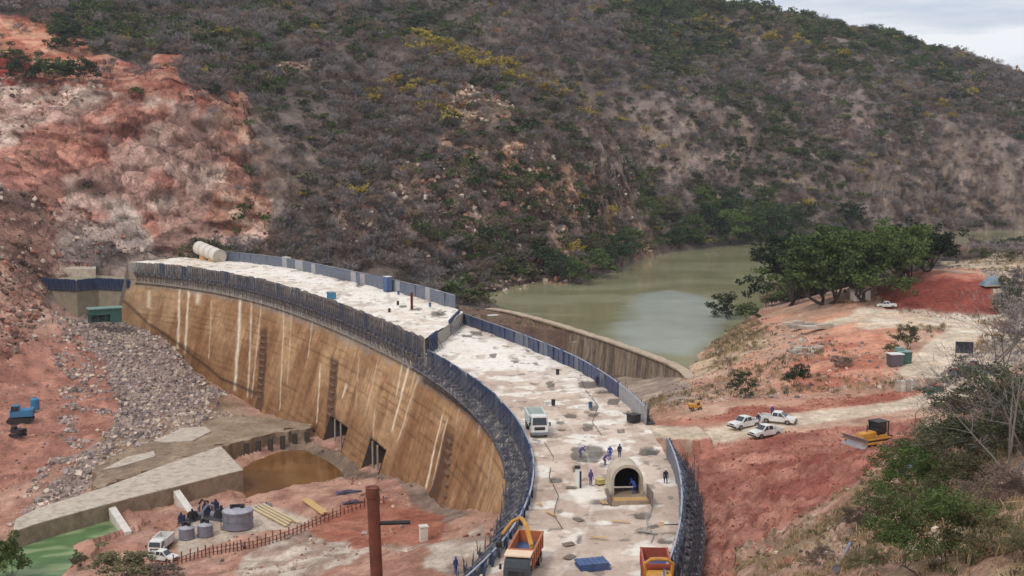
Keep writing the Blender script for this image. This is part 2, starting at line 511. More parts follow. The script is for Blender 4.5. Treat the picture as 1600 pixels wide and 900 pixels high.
Z += bank * (2.6 * np.maximum(0, fbm(XX / 12, YY / 22, 4, 53)) + .8 * fbm(XX / 3, YY / 3, 3, 54))
rightb = (~hill) & (~valley) & (~near) & (YY > 90) & (YY < 600)
Z += rightb * (.5 * fbm(XX / 9, YY / 9, 4, 61) + .22 * fbm(XX / 2.2, YY / 2.2, 3, 62))
redf = zone([(1030,690),(1120,684),(1340,672),(1450,655),(1400,730),(1260,815),(1170,900),(1080,960),(1085,850),(1060,760)], 85, 190)
Z += redf * (.45 * (1 - np.abs(fbm(XX / 3.5 + YY / 9, YY / 3.5, 4, 63)) * 2 - .5))
spoil = zone([(1372,478),(1375,440),(1420,418),(1520,425),(1552,440),(1560,492),(1470,494)], 270, 345)
Z += spoil * (.8 * fbm(XX / 4, YY / 8, 4, 64))


def flat(poly, z, blend, only=None):
    """level the ground inside an outline and ease it in around"""
    global Z
    x0 = min(p[0] for p in poly) - blend; x1 = max(p[0] for p in poly) + blend
    y0 = min(p[1] for p in poly) - blend; y1 = max(p[1] for p in poly) + blend
    m = (XX > x0) & (XX < x1) & (YY > y0) & (YY < y1)
    d = sdist(XX[m], YY[m], poly) + .5 * fbm(XX[m] / 3, YY[m] / 3, 3, 71)
    k = sm(blend, 0, d)
    Z[m] = Z[m] * (1 - k) + z * k
    return m, d


sd = np.full(XX.shape, 1e3)
mres = (YY > 250) & (YY < 900) & (XX > -30)
sd[mres] = sdist(XX[mres], YY[mres], RES) + 2.0 * fbm(XX[mres] / 12, YY[mres] / 12, 4, 72)
Z = np.where(sd < 0, np.minimum(Z, WZ - .25 - .12 * np.minimum(-sd, 40)), Z)
farb = mres & (sd > 0) & (sd < 26) & ((YY > 430) | (XX < 0)) & (Z > WZ)
Z = np.where(farb & ~((PX > 1290) & (YY < 620)), WZ + .1 + (Z - WZ) * sm(-6, 26, sd + 5 * fbm(XX / 6, YY / 6, 3, 73)), Z)
RUTS = [[(1060,700),(1120,760),(1110,830),(1095,900)],[(1100,690),(1190,740),(1200,820),(1150,900)],[(1380,690),(1290,730),(1220,790),(1190,880)],[(1330,700),(1250,720),(1150,735),(1070,740)],[(1400,700),(1330,745),(1280,800)],[(1360,705),(1240,760),(1150,850)]]
for rt in RUTS:
    pth = [tuple(P(x, y, 0)[:2]) for x, y in rt]; dd_ = pdist(XX[redf], YY[redf], pth) + .3 * fbm(XX[redf] / 3, YY[redf] / 3, 3, 74)
    Z[redf] += -.40 * np.exp(-((np.abs(dd_) - 1.1) / .4) ** 2) + .25 * np.exp(-((np.abs(dd_) - 2.0) / .4) ** 2)
upst = (XX < 48) & (YY < 330)       # the dry cut between the dam and the coffer wall
Z = np.where((sd >= 0) & (sd < 60) & ~upst & mres, np.maximum(Z, WZ + .1 + .12 * sd), Z)
for pl, z, bl in ((POOL, -29.6, 3), (POND, -28.0, 3)):
    m, d = flat(pl, z, bl)
    Z[m] = np.where((d > 0) & (d < 3), np.maximum(Z[m], z + .3 + d * .5), Z[m])
flat(PAD, -26, 4)
for path, w in ((ROADC, 4.2), (ROADF, 4.6)):
    m = (YY > 120) & (YY < 340) & (XX > 5)
    d = pdist(XX[m], YY[m], path)
    k = sm(w + 3, w, d)
    # road height follows the smooth landform
    rut_ = -.09 * (np.exp(-((d - 1.0) / .3) ** 2) + np.exp(-((d - 2.6) / .3) ** 2)) + .05 * fbm(XX[m] / 1.5, YY[m] / 1.5, 3, 75)
    Z[m] = Z[m] * (1 - k) + (np.minimum(ZB[m], 1.6) + rut_) * k
# keep the ground below the crest and inside the concrete
th = np.arctan2(YY - DC[1], XX - DC[0]); rr = np.hypot(XX - DC[0], YY - DC[1])
indam = (rr > rd(th) - .3) & (rr < ru(th) + .3) & (th > TH0 - .02) & (th < TH1) & (YY < 420)
Z = np.where(indam, np.minimum(Z, -4), Z)
nearf = (rr > rd(th) - 4.5) & (rr <= rd(th)) & (th > TH0 - .02) & (th < TH1) & (YY < 420)
Z = np.where(nearf, np.minimum(Z, -4.2), Z)
nearu = (rr >= ru(th)) & (rr < ru(th) + 3.2) & (th > TH0 - .02) & (th < .75) & (YY < 420)
rdgap = pdist(XX, YY, ROADC[:3]) < 4.5
Z = np.where(nearu & ~rdgap & (th > -.06), np.minimum(Z, -2.6), Z)
Z = np.where(rdgap & (rr < ru(th) + 8) & (rr > ru(th) - 2), np.where(rr > ru(th) - .6, -.12, Z), Z)

zt_tab = Z


def zt(X, Y):
    X = np.asarray(X, float); Y = np.asarray(Y, float)
    return bil(zt_tab, nU, nY, X / Y, Y)


def G(x, y, y0=20, y1=1100):
    """first place where the line of sight through a survey pixel meets the ground"""
    d = ray(x, y); Yt = np.r_[np.linspace(y0, 400, 6000), np.linspace(400.1, y1, 3000)]; Yt = Yt[(Yt >= y0) & (Yt <= y1)]
    t = Yt / d[1]; g = H + d[2] * t - zt(d[0] * t, Yt)
    i = np.where(g <= 0)[0]
    k = i[0] if len(i) else len(Yt) - 1
    return Vector((d[0] * t[k], Yt[k], float(zt(d[0] * t[k], Yt[k]))))


# --- 3-D roughening of steep rock
VX, VY, VZ = XX.copy(), YY.copy(), Z.copy()
rockm = (quarry | qred).astype(float) * .8 + (cliffP | outcrop) * 1.0 + hill * sm(.75, 1.2, slope) * .8
rockm = np.clip(rockm, 0, 1)
sel = rockm > .05
bx, by, bz = VX[sel], VY[sel], VZ[sel]
n1 = vn3(bx / 5, by / 5, bz / 3.2, 81) - .5; n2 = vn3(bx / 2.1, by / 2.1, bz / 1.5, 82) - .5; n3 = vn3(bx / 11, by / 11, bz / 8, 83) - .5
q1 = np.floor(vn3(bx / 6, by / 9, bz / 4.5, 85) * 6) / 6 - .5; q2 = np.floor(vn3(bx / 3 + bz / 5, by / 5, bz / 2.4, 86) * 5) / 5 - .5
q3 = np.abs(vn3(bx / 9 + bz / 14, by / 12, bz / 26, 87) - .5)
saw = ((bz + bx * .12 + 5 * vn3(bx / 16, by / 16, bz / 30, 88)) / 7.5) % 1
disp = rockm[sel] * (3.2 * (saw - .5) + 1.6 * n1 + 1.0 * n2 + 3.0 * n3 + 3.6 * q1 + 2.0 * q2 + 5.0 * (q3 - .15))
VY[sel] -= disp * 1.3; VX[sel] += rockm[sel] * 1.6 * (vn3(bx / 4, by / 4, bz / 3, 84) - .5)

# --- colours of the ground itself
col = np.zeros(XX.shape + (3,)); col[:] = lin(112, 88, 76)


def paint(mask, c, c2=None, s=12, seed=91, lo=-.15, hi=.15):
    c = lin(*c)
    if c2 is None: col[mask] = c; return
    k = sm(lo, hi, fbm(XX[mask] / s, (YY[mask] + .8 * ZB[mask]) / s, 5, seed))[:, None]
    col[mask] = c * (1 - k) + lin(*c2) * k


paint(YY > 375, (100,86,80), (124,106,96), 18, 92)
paint((YY > 640 + 60*fbm(XX/60,YY/60,4,140)) & (PX > 980 + 160*fbm(XX/70,YY/70,4,141)), (108,94,88), (138,120,112), 25, 93)
paint(zone([(985,160),(1080,105),(1180,120),(1300,120),(1370,155),(1350,250),(1230,260),(1120,215),(1000,200)], 600, 960), (134,116,110), (160,140,128), 10, 94)
st = sm(.55, 1.1, slope) * hill
k = st[..., None]; rockc = lin(136, 112, 96) * (1 - sm(-.1, .25, fbm(XX / 8, ZB / 5, 4, 95))[..., None]) + lin(164, 140, 126) * sm(-.1, .25, fbm(XX / 8, ZB / 5, 4, 95))[..., None]
col = col * (1 - k) + rockc * k
paint(cliffP & (slope > .45), (116,96,86), (164,132,112), 5, 96)
paint(outcrop, (150,122,100), (205,170,140), 4, 97)
paint(zone([(835,265),(915,258),(925,300),(900,330),(850,312)], 480, 600) | zone([(690,200),(740,190),(760,215),(700,235)], 480, 600) | zone([(780,215),(820,205),(830,250),(790,262)], 480, 600) | zone([(930,300),(1010,290),(1015,335),(940,345)], 500, 640) | zone([(880,345),(940,340),(930,380),(885,385)], 470, 600), (196,142,106), (206,166,134), 5, 147)
paint(quarry, (166,128,114), (186,152,138), 16, 98)
qk = quarry & (fbm(XX / 22 + ZB / 30, ZB / 14, 5, 99) > .16); paint(qk, (156,100,84), (176,120,100), 6, 100)
qk = quarry & (fbm(XX / 15 + 9, ZB / 11, 5, 101) > .24); paint(qk, (192,166,150))
qk = quarry & (np.abs(fbm(XX / 12 + ZB / 16, ZB / 12 - XX / 30, 4, 102)) < .025); paint(qk, (104,72,64))
paint(zone([(330,160),(395,155),(410,300),(425,350),(360,370),(300,340),(340,260)], 430, 500), (158,108,88), (196,158,134), 4, 103)
paint(qred, (158,92,74), (184,132,110), 6, 104)
paint(zone([(0,48),(80,52),(140,90),(120,118),(60,105),(0,70)], 430, 600), (198,146,116), (184,110,84), 6, 105)
paint(zone([(-60,75),(40,82),(70,112),(0,128),(-60,128)], 430, 600), (140,48,36))
paint(zone([(-80,285),(70,300),(95,400),(70,470),(60,540),(-80,570)], 300, 440), (118,88,76), (150,110,94), 7, 106)
paint(zone([(165,308),(215,318),(245,365),(205,392),(190,350)], 400, 470), (186,166,154))
paint(zone([(100,350),(210,340),(260,380),(160,400),(90,400)], 380, 460), (150,134,126), (172,150,140), 5, 107)
paint(valley, (166,118,98), (186,142,122), 5, 108)
paint(bank, (156,102,84), (178,122,102), 5, 109)
rub = zone([(150,490),(200,492),(250,525),(300,580),(350,622),(340,650),(270,690),(200,735),(110,775),(40,800),(60,770),(150,700),(185,650),(170,570),(110,515)], 200, 420)
paint(rub, (138,116,108), (166,146,138), 3, 110)
paint(zone([(140,760),(150,690),(260,655),(345,625),(490,655),(480,690),(380,700),(280,740)], 200, 400), (142,114,90), (166,138,112), 6, 111)
paint(zone([(380,690),(480,680),(545,712),(620,745),(560,742),(540,750),(480,700)], 180, 320), (112,94,80), (140,118,100), 3, 112)
paint(zone([(610,735),(680,770),(740,800),(700,815),(640,780)], 150, 260), (124,104,92), (150,128,114), 3, 113)
pale = zone([(380,870),(470,830),(560,815),(600,850),(480,900),(360,920)], 100, 230) | zone([(690,850),(760,815),(760,880),(720,905),(660,880)], 100, 220) | zone([(600,820),(700,840),(690,870),(600,850)], 100, 220)
paint(pale, (166,140,124), (198,184,170), 3, 114)
paint(PAD is not None and (sdist(XX, YY, PAD) < 1.0) & (YY > 150) & (YY < 260), (196,182,166), (180,160,142), 5, 115)
paint(zone([(540,780),(640,790),(700,800),(690,840),(560,850),(480,830)], 120, 260), (160,92,70), (176,112,88), 4, 116)
# right bank
paint(rightb & (PX > 980), (186,138,114), (198,160,136), 9, 117)
paint(zone([(1180,485),(1400,480),(1420,520),(1400,600),(1200,610),(1120,560)], 190, 400), (204,146,116), (190,150,124), 10, 118)
paint(zone([(1220,570),(1260,540),(1370,505),(1400,540),(1380,590),(1240,620)], 190, 330), (188,112,86), (206,142,112), 7, 119)
paint(zone([(1085,560),(1130,525),(1180,510),(1200,545),(1130,580),(1080,600)], 230, 400), (160,134,92), (196,168,140), 5, 120)
paint(zone([(1000,668),(1040,655),(1150,640),(1300,622),(1440,612),(1420,632),(1200,648),(1040,668)], 150, 240), (160,88,68), (184,122,98), 6, 121)
paint(zone([(940,590),(1080,575),(1070,620),(1000,640)], 180, 330), (152,134,120), (176,156,140), 4, 122)
paint(redf, (170,106,88), (190,130,110), 5, 123)
paint(redf & (jx > 1180) & (jy < 780) & (fbm(XX / 9, YY / 6, 4, 145) > -.12), (148,80,64), (162,94,78), 5, 146)
paint(redf & (np.abs(fbm(XX / 5 + YY / 12, YY / 4, 4, 124)) < .05), (138,74,62))
paint(spoil, (142,62,48), (156,72,56), 3, 125)
paint(zone([(1375,440),(1420,416),(1530,424),(1545,440),(1490,436),(1420,436)], 300, 360), (196,120,96))
paint(zone([(1480,400),(1620,385),(1620,440),(1560,425),(1470,415)], 340, 560), (182,158,128), (200,176,150), 9, 126)
paint(zone([(1540,420),(1640,420),(1640,560),(1500,600),(1440,600),(1500,560),(1560,520)], 190, 360), (150,138,126), (178,166,150), 4, 127)
dR = np.minimum(pdist(XX, YY, ROADC) - 3.6, pdist(XX, YY, ROADF) - 4.6) + 1.1 * fbm(XX / 4, YY / 4, 4, 128)
mR = (dR < 0) & (YY > 130) & (YY < 330) & (rr > ru(th) - 1); paint(mR, (214,198,176), (202,184,160), 6, 129)
bare = (YY > 60) & (YY < 330) & (PX > 1320) & zone([(1330,480),(1450,482),(1560,495),(1590,520),(1540,530),(1460,520),(1330,505)], 200, 330); paint(bare, (210,186,160), (214,202,184), 6, 130)
paint(near, (162,118,98), (186,146,124), 4, 131)
paint(near & (fbm(XX / 3, YY / 3, 4, 132) > .12), (146,128,92))
paint(near & (fbm(XX / 2 + 7, YY / 2, 4, 133) > .28), (200,168,146))
# damp shore
sh = (sd > -3) & (sd < 2.5) & (YY > 300); col[sh] *= .75

# soften the edges between earths a little, and mottle
for _ in range(2):
    cc = col.copy()
    cc[1:-1, 1:-1] = (col[1:-1, 1:-1] * 2 + col[:-2, 1:-1] + col[2:, 1:-1] + col[1:-1, :-2] + col[1:-1, 2:]) / 6
    col = cc
col *= (1 + .30 * fbm(XX / 3, (YY + .8 * Z) / 3, 4, 143) + .16 * fbm(XX / .8, (YY + .8 * Z) / .8, 3, 144))[..., None]
lum = col.mean(-1, keepdims=True); col = np.clip(lum + (col - lum) * np.where(YY > 375, .82, .80)[..., None], .012, .85) * np.where(quarry[..., None], np.array([1.36, 1.3, 1.25]), np.where(((YY < 375) | qred)[..., None], np.array([1.27, 1.19, 1.12]), 1.0))
V = np.stack([VX, VY, VZ], -1).reshape(-1, 3)
ny, nx = XX.shape
ii = (np.arange(ny - 1)[:, None] * nx + np.arange(nx - 1)[None]).ravel()
Q = np.stack([ii, ii + 1, ii + nx + 1, ii + nx], 1)
ground_mat = earth_mat('ground_earth_and_rock')
rk = np.clip(np.where(quarry, 1.0, 0) + np.where(cliffP | outcrop, .95, 0) + hill * sm(.7, 1.1, slope) * .8 + np.where(qred, .45, 0) + np.where(spoil, .3, 0) + near * .35, 0, 1)
terrain = mesh_np('terrain', V, Q, ground_mat, np.concatenate([col, rk[..., None]], -1).reshape(-1, 4), smooth=True)
tag(terrain, kind='structure')
# ================================================================== WATER
def water_mat(name, c1, c2, rough, scale, patch=None):
    m, nt, b = new_mat(name)
    a = N(nt, 'ShaderNodeAttribute', attribute_name='Col')
    k = ramp(nt, noise(nt, scale, 4), [(.35, .9), (.65, 1.1)])
    nt.links.new(mixc(nt, a.outputs['Color'], k, 1.0, 'MULTIPLY'), b.inputs['Base Color'])
    b.inputs['Roughness'].default_value = rough; b.inputs['IOR'].default_value = 1.33
    bump(nt, b, noise(nt, 1.6, 3, stretch=(1, 1.6, 1)), .12, .06)
    return m


def grid_in(poly, z, step, colfn, name, mat, pad=3, cut=None):
    x0, x1 = min(p[0] for p in poly) - pad, max(p[0] for p in poly) + pad
    y0, y1 = min(p[1] for p in poly) - pad, max(p[1] for p in poly) + pad
    gx, gy = np.meshgrid(np.arange(x0, x1 + step, step), np.arange(y0, y1 + step, step))
    c = (sdist(gx, gy, poly) < pad)
    if cut is not None:
        px_, py_ = proj(gx, gy, np.full(gx.shape, z)); c &= ~((px_ > 740) & (px_ < 1092) & (py_ > np.interp(px_, [q[0] for q in cut], [q[1] for q in cut])))
    V = np.stack([gx, gy, np.full(gx.shape, z)], -1).reshape(-1, 3); n = gx.shape[1]
    k = (c[:-1, :-1] & c[1:, :-1] & c[:-1, 1:] & c[1:, 1:])
    i, j = np.nonzero(k); a = i * n + j
    return mesh_np(name, V, np.stack([a, a + 1, a + n + 1, a + n], 1), mat, colfn(gx, gy).reshape(-1, 3))


def res_col(x, y):
    px, py = proj(x, y, np.full(x.shape, WZ))
    pale_patch = [tuple(P(a, b, WZ)[:2]) for a, b in [(1000,458),(1050,452),(1100,463),(1140,495),(1110,540),(1080,556),(1000,545),(962,518),(980,490)]]  # outline of a paler grey patch in the water colour
    k = sm(5, -5, sdist(x, y, pale_patch) + 5 * fbm(x / 14, y / 14, 4, 201))[..., None]
    k2 = sm(-.3, .3, fbm(x / 40, y / 18, 4, 202))[..., None]
    base = lin(134, 130, 96) * (1 - k2) + lin(150, 146, 116) * k2
    return base * (1 - k) + lin(168, 174, 164) * k


coffer_side = [tuple(P(x, y, WZ)[:2]) for x, y in [(790, 486), (800, 490), (900, 520), (1000, 553), (1074, 577)]]
reservoir = grid_in(RES, WZ, 1.5, res_col, 'reservoir_water', water_mat('murky_reservoir', None, None, .12, .05), 2.5, [(740, 478), (790, 488), (840, 501), (900, 519), (950, 535), (1000, 553), (1040, 568), (1066, 583), (1092, 596)])
tag(reservoir, kind='structure')
pool = grid_in(POOL, -29.25, .8, lambda x, y: lin(112, 78, 44) * (.8 + .5 * vn2(x / 5, y / 5, 203))[..., None], 'muddy_pool_water', water_mat('muddy_pool', None, None, .1, .2), 1.5)
tag(pool, kind='structure')
pond = grid_in(POND, -27.65, .8, lambda x, y: (lin(92, 122, 78) * (1 - sm(-.2, .3, fbm(x / 6 + y / 9, y / 2 - x / 5, 5, 204))[..., None]) + lin(146, 162, 118) * sm(-.2, .3, fbm(x / 6 + y / 9, y / 2 - x / 5, 5, 204))[..., None]) * (.8 + .35 * vn2(x / 7, y / 3, 205))[..., None], 'green_pond_water', water_mat('algae_pond', None, None, .05, .2), 1.5)
tag(pond, kind='structure')

# ================================================================== DAM
dam = empty('dam', (0, 0, 0), 0, 'long curved concrete dam under construction with orange-stained face and white crest', 'dam')
ths = np.linspace(TH0, TH1, 900)
XD, YD = dxy(ths, rd(ths))
S = np.r_[0, np.cumsum(np.hypot(np.diff(XD), np.diff(YD)))]
ZT_FAR = 3.0
zs = np.r_[np.linspace(-36, -.2, 96)]
TT, ZZ = np.meshgrid(ths, zs); SS = np.broadcast_to(S, TT.shape)
rough_f = .10 * fbm(SS / 1.5, ZZ / 1.5, 3, 301) + .06 * ((ZZ / 1.9) % 1 < .12)
RR = rd(TT) - BAT * np.maximum(0, -3.2 - ZZ) - .45 + rough_f * sm(-.5, -1.5, ZZ)
FX, FY = dxy(TT, RR)
fpx, fpy = proj(FX, FY, ZZ)
# stains on the face
base = np.zeros(TT.shape + (3,))
n1 = sm(-.35, .35, fbm(SS / 10, ZZ / 7, 5, 302))[..., None]
base = lin(178, 142, 106) * (1 - n1) + lin(152, 114, 80) * n1
low = sm(-12, -26, ZZ + 6 * fbm(SS / 14, ZZ / 9, 4, 303))[..., None]
base = base * (1 - low * .75) + lin(138, 100, 68) * low * .75
rust = (sm(-.1, .35, fbm(SS / 3.2, ZZ / 16, 5, 304)) * sm(-4, -12, ZZ))[..., None]
base = base * (1 - .6 * rust) + lin(112, 70, 44) * .6 * rust
top = sm(-6.5, -3.6, ZZ + 1.3 * fbm(SS / 3, ZZ / 3, 3, 305))[..., None]
base = base * (1 - top * .85) + lin(150, 140, 130) * top * .85
lift = (((ZZ / 1.55) % 1) < .17)[..., None] * (sm(-.25, .3, fbm(SS / 9, np.floor(ZZ / 1.55) * 3.1, 4, 306)))[..., None]
base = base * (1 - .5 * lift) + lin(92, 62, 40) * .5 * lift
vj = ((((SS + .4 * fbm(SS, ZZ / 3, 2, 313)) / 13.0) % 1) < .014)[..., None] * .5; base = base * (1 - vj) + lin(96, 70, 50) * vj
base *= (1 + .2 * fbm(SS / .8, ZZ / 9, 3, 307))[..., None]
base *= (1 + .25 * fbm(SS / 4, ZZ / .9, 3, 308))[..., None]
grey = sm(.80, .90, TT)[..., None]; base = base * (1 - .35 * grey) + lin(150, 128, 100) * .35 * grey


def face_sz(x, y):
    q = facehit(x, y)
    return float(np.interp(np.arctan2(q[1] - DC[1], q[0] - DC[0]), ths, S)), float(q[2])


for (x1, y1, x2, y2, w, a) in [(640,560,612,672,.40,.9),(650,570,640,610,.3,.5),(628,545,618,620,.35,.6),(690,650,664,762,.30,.9),(698,655,672,765,.25,.7),(652,590,620,690,.28,.55),(375,462,366,610,.75,.85),(392,470,386,620,.5,.6),(408,470,392,622,.35,.5),
        (280,452,277,545,.5,.8),(294,455,288,552,.5,.8),(330,470,326,560,.3,.35),(443,480,436,640,.35,.55),(455,490,448,600,.3,.35),(500,570,494,660,.3,.8),(540,600,534,622,.5,.7),(560,560,555,640,.3,.35),(590,560,570,650,.25,.4),(750,650,746,680,.4,.6),(770,690,760,760,.3,.3),(488,490,480,560,.35,.4),(232,455,231,480,.8,.5),(310,458,308,476,1.2,.6),(720,620,712,660,.3,.4),(585,640,582,690,.25,.5)]:
    s1, z1 = face_sz(x1, y1); s2, z2 = face_sz(x2, y2)
    t = np.clip((ZZ - z1) / (z2 - z1), 0, 1); sc = s1 + (s2 - s1) * t
    inz = sm(.6, -.4, np.maximum(z2 - ZZ, ZZ - z1))
    k = np.exp(-((SS - sc + .5 * fbm(SS / 2, ZZ / 3, 3, 309)) / (w * 1.35)) ** 2) * inz * a * (.75 + .6 * vn2(SS * 2, ZZ * .7, 310))
    k = np.clip(k, 0, 1)[..., None]
    base = base * (1 - k) + lin(232, 216, 192) * k
# long dark seam dipping from the left corner, and dark chases
for pts, w, a in (([(172,468),(230,505),(300,556),(345,592),(400,615)], .45, .8), ([(250,520),(330,570)], .3, .4)):
    sz = [face_sz(*q) for q in pts]
    d = pdist(SS, ZZ, sz); k = np.exp(-(d / (w * (1 + .5 * fbm(SS / 2, ZZ / 2, 3, 311)))) ** 2)[..., None] * a
    base = base * (1 - k) + lin(58, 42, 32) * k
    below = (np.interp(SS, [q[0] for q in sz][::-1], [q[1] for q in sz][::-1]) > ZZ) & (SS > sz[-1][0])
    base[below] *= np.array([.86, .82, .78])
for x1, y1, x2, y2, w in ((412,515,405,632,2.9),(522,560,512,700,3.2),(703,675,690,800,2.6),(582,685,580,735,2.6)):
    s1, z1 = face_sz(x1, y1); s2, z2 = face_sz(x2, y2 if y2 < 735 else 733)
    sc = s1 + (s2 - s1) * np.clip((ZZ - z1) / (z2 - z1), 0, 1)
    k = (sm(w + .8, w - .4, np.abs(SS - sc) + .8 * fbm(SS / 2, ZZ / 2, 4, 312)) * sm(1.2, -1, ZZ - z1))[..., None] * .8
    base = base * (1 - k) + lin(78, 56, 42) * k
# openings at the foot
OPEN = []
for x1, y1, x2, y2 in ((508,655,541,698), (571,688,600,735)):
    sa, za = face_sz((x1 + x2) / 2, y1); s_l, _ = face_sz(x1, (y1 + y2) / 2); s_r, _ = face_sz(x2, (y1 + y2) / 2)
    OPEN.append((min(s_l, s_r), max(s_l, s_r), za - 7.5, za))
keep = np.ones((len(zs) - 1, len(ths) - 1), bool)
sc_ = (S[1:] + S[:-1]) / 2; zc_ = (zs[1:] + zs[:-1]) / 2
for a, b, z0, z1 in OPEN:
    keep &= ~((sc_[None] > a) & (sc_[None] < b) & (zc_[:, None] > z0) & (zc_[:, None] < z1))
n = len(ths); i, j = np.nonzero(keep); a_ = i * n + j
face_mat = vcol_mat('stained_concrete_face', .9, .8, 4, .22, .35, .12)
face = mesh_np('downstream_face', np.stack([FX, FY, ZZ], -1).reshape(-1, 3), np.stack([a_ + 1, a_, a_ + n, a_ + n + 1], 1), face_mat, np.clip(base, .01, .9).reshape(-1, 3), smooth=True, parent=dam)
dark_conc = M('dark_brown_concrete', (70, 60, 52), .9, var=.4, scale=1.2)  # darker brown concrete for the chambers and edge piers
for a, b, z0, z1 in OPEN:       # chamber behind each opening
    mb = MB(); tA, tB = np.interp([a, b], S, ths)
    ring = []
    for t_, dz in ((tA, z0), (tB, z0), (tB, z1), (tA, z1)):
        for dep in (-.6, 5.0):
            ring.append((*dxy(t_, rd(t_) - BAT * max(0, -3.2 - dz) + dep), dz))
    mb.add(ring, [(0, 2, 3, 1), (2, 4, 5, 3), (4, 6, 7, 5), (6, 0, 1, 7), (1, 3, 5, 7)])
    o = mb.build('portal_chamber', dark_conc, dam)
    pb = MB()
    for fr in (.36, .7):
        t_ = tA + (tB - tA) * fr; r_ = rd(t_) + .3 - BAT * 22
        pb.cyl((*dxy(t_, r_), z0 - 1), (*dxy(t_, r_), z1), .22, n=8)
    pb.build('portal_post', M('grey_concrete', (150, 142, 132), .9, var=.3, scale=1.5), dam)
# chase ladders: rungs of rough concrete across each dark vertical chase
for x1, y1, x2, y2, w in ((412,525,405,628,1.3),(522,568,514,655,1.4),(703,690,692,792,1.2)):
    s1, z1 = face_sz(x1, y1); s2, z2 = face_sz(x2, y2); mb = MB(); zz = z1
    while zz > z2:
        s_ = s1 + (s2 - s1) * (zz - z1) / (z2 - z1); t_ = float(np.interp(s_, S, ths)); r_ = float(rd(t_) - BAT * max(0, -3.2 - zz) - .5)
        x, y = dxy(t_, r_); mb = MB(); mb.box((x, y, zz), (.8, 2.6 * w, .38), rz=t_); mb.build('chase_rung', M('dark_rusty_concrete', (120, 92, 72), .9, var=.35, scale=1), dam)
        zz -= 1.55
# upstream face and toe ends
mb = MB(); tt = np.linspace(TH0, TH1, 160)
vs = []; fs = []
for k, t_ in enumerate(tt):
    x, y = dxy(t_, ru(t_)); zt_ = ZT_FAR - .3 if t_ > .41 else -.2
    vs += [(x, y, -36), (x, y, zt_)]
    if k: fs.append((2 * k - 2, 2 * k, 2 * k + 1, 2 * k - 1))
mb.add(vs, fs)
for t_ in (TH0, TH1):
    a = dxy(t_, rd(t_) - 12); b = dxy(t_, ru(t_)); zt_ = -.2 if t_ < .3 else ZT_FAR - .2
    mb.add([(*a, -36), (*b, -36), (*b, zt_), (*dxy(t_, rd(t_) - .4), zt_)], [(0, 1, 2, 3)])
mb.build('upstream_face', M('grey_concrete', (150, 142, 132)), dam)

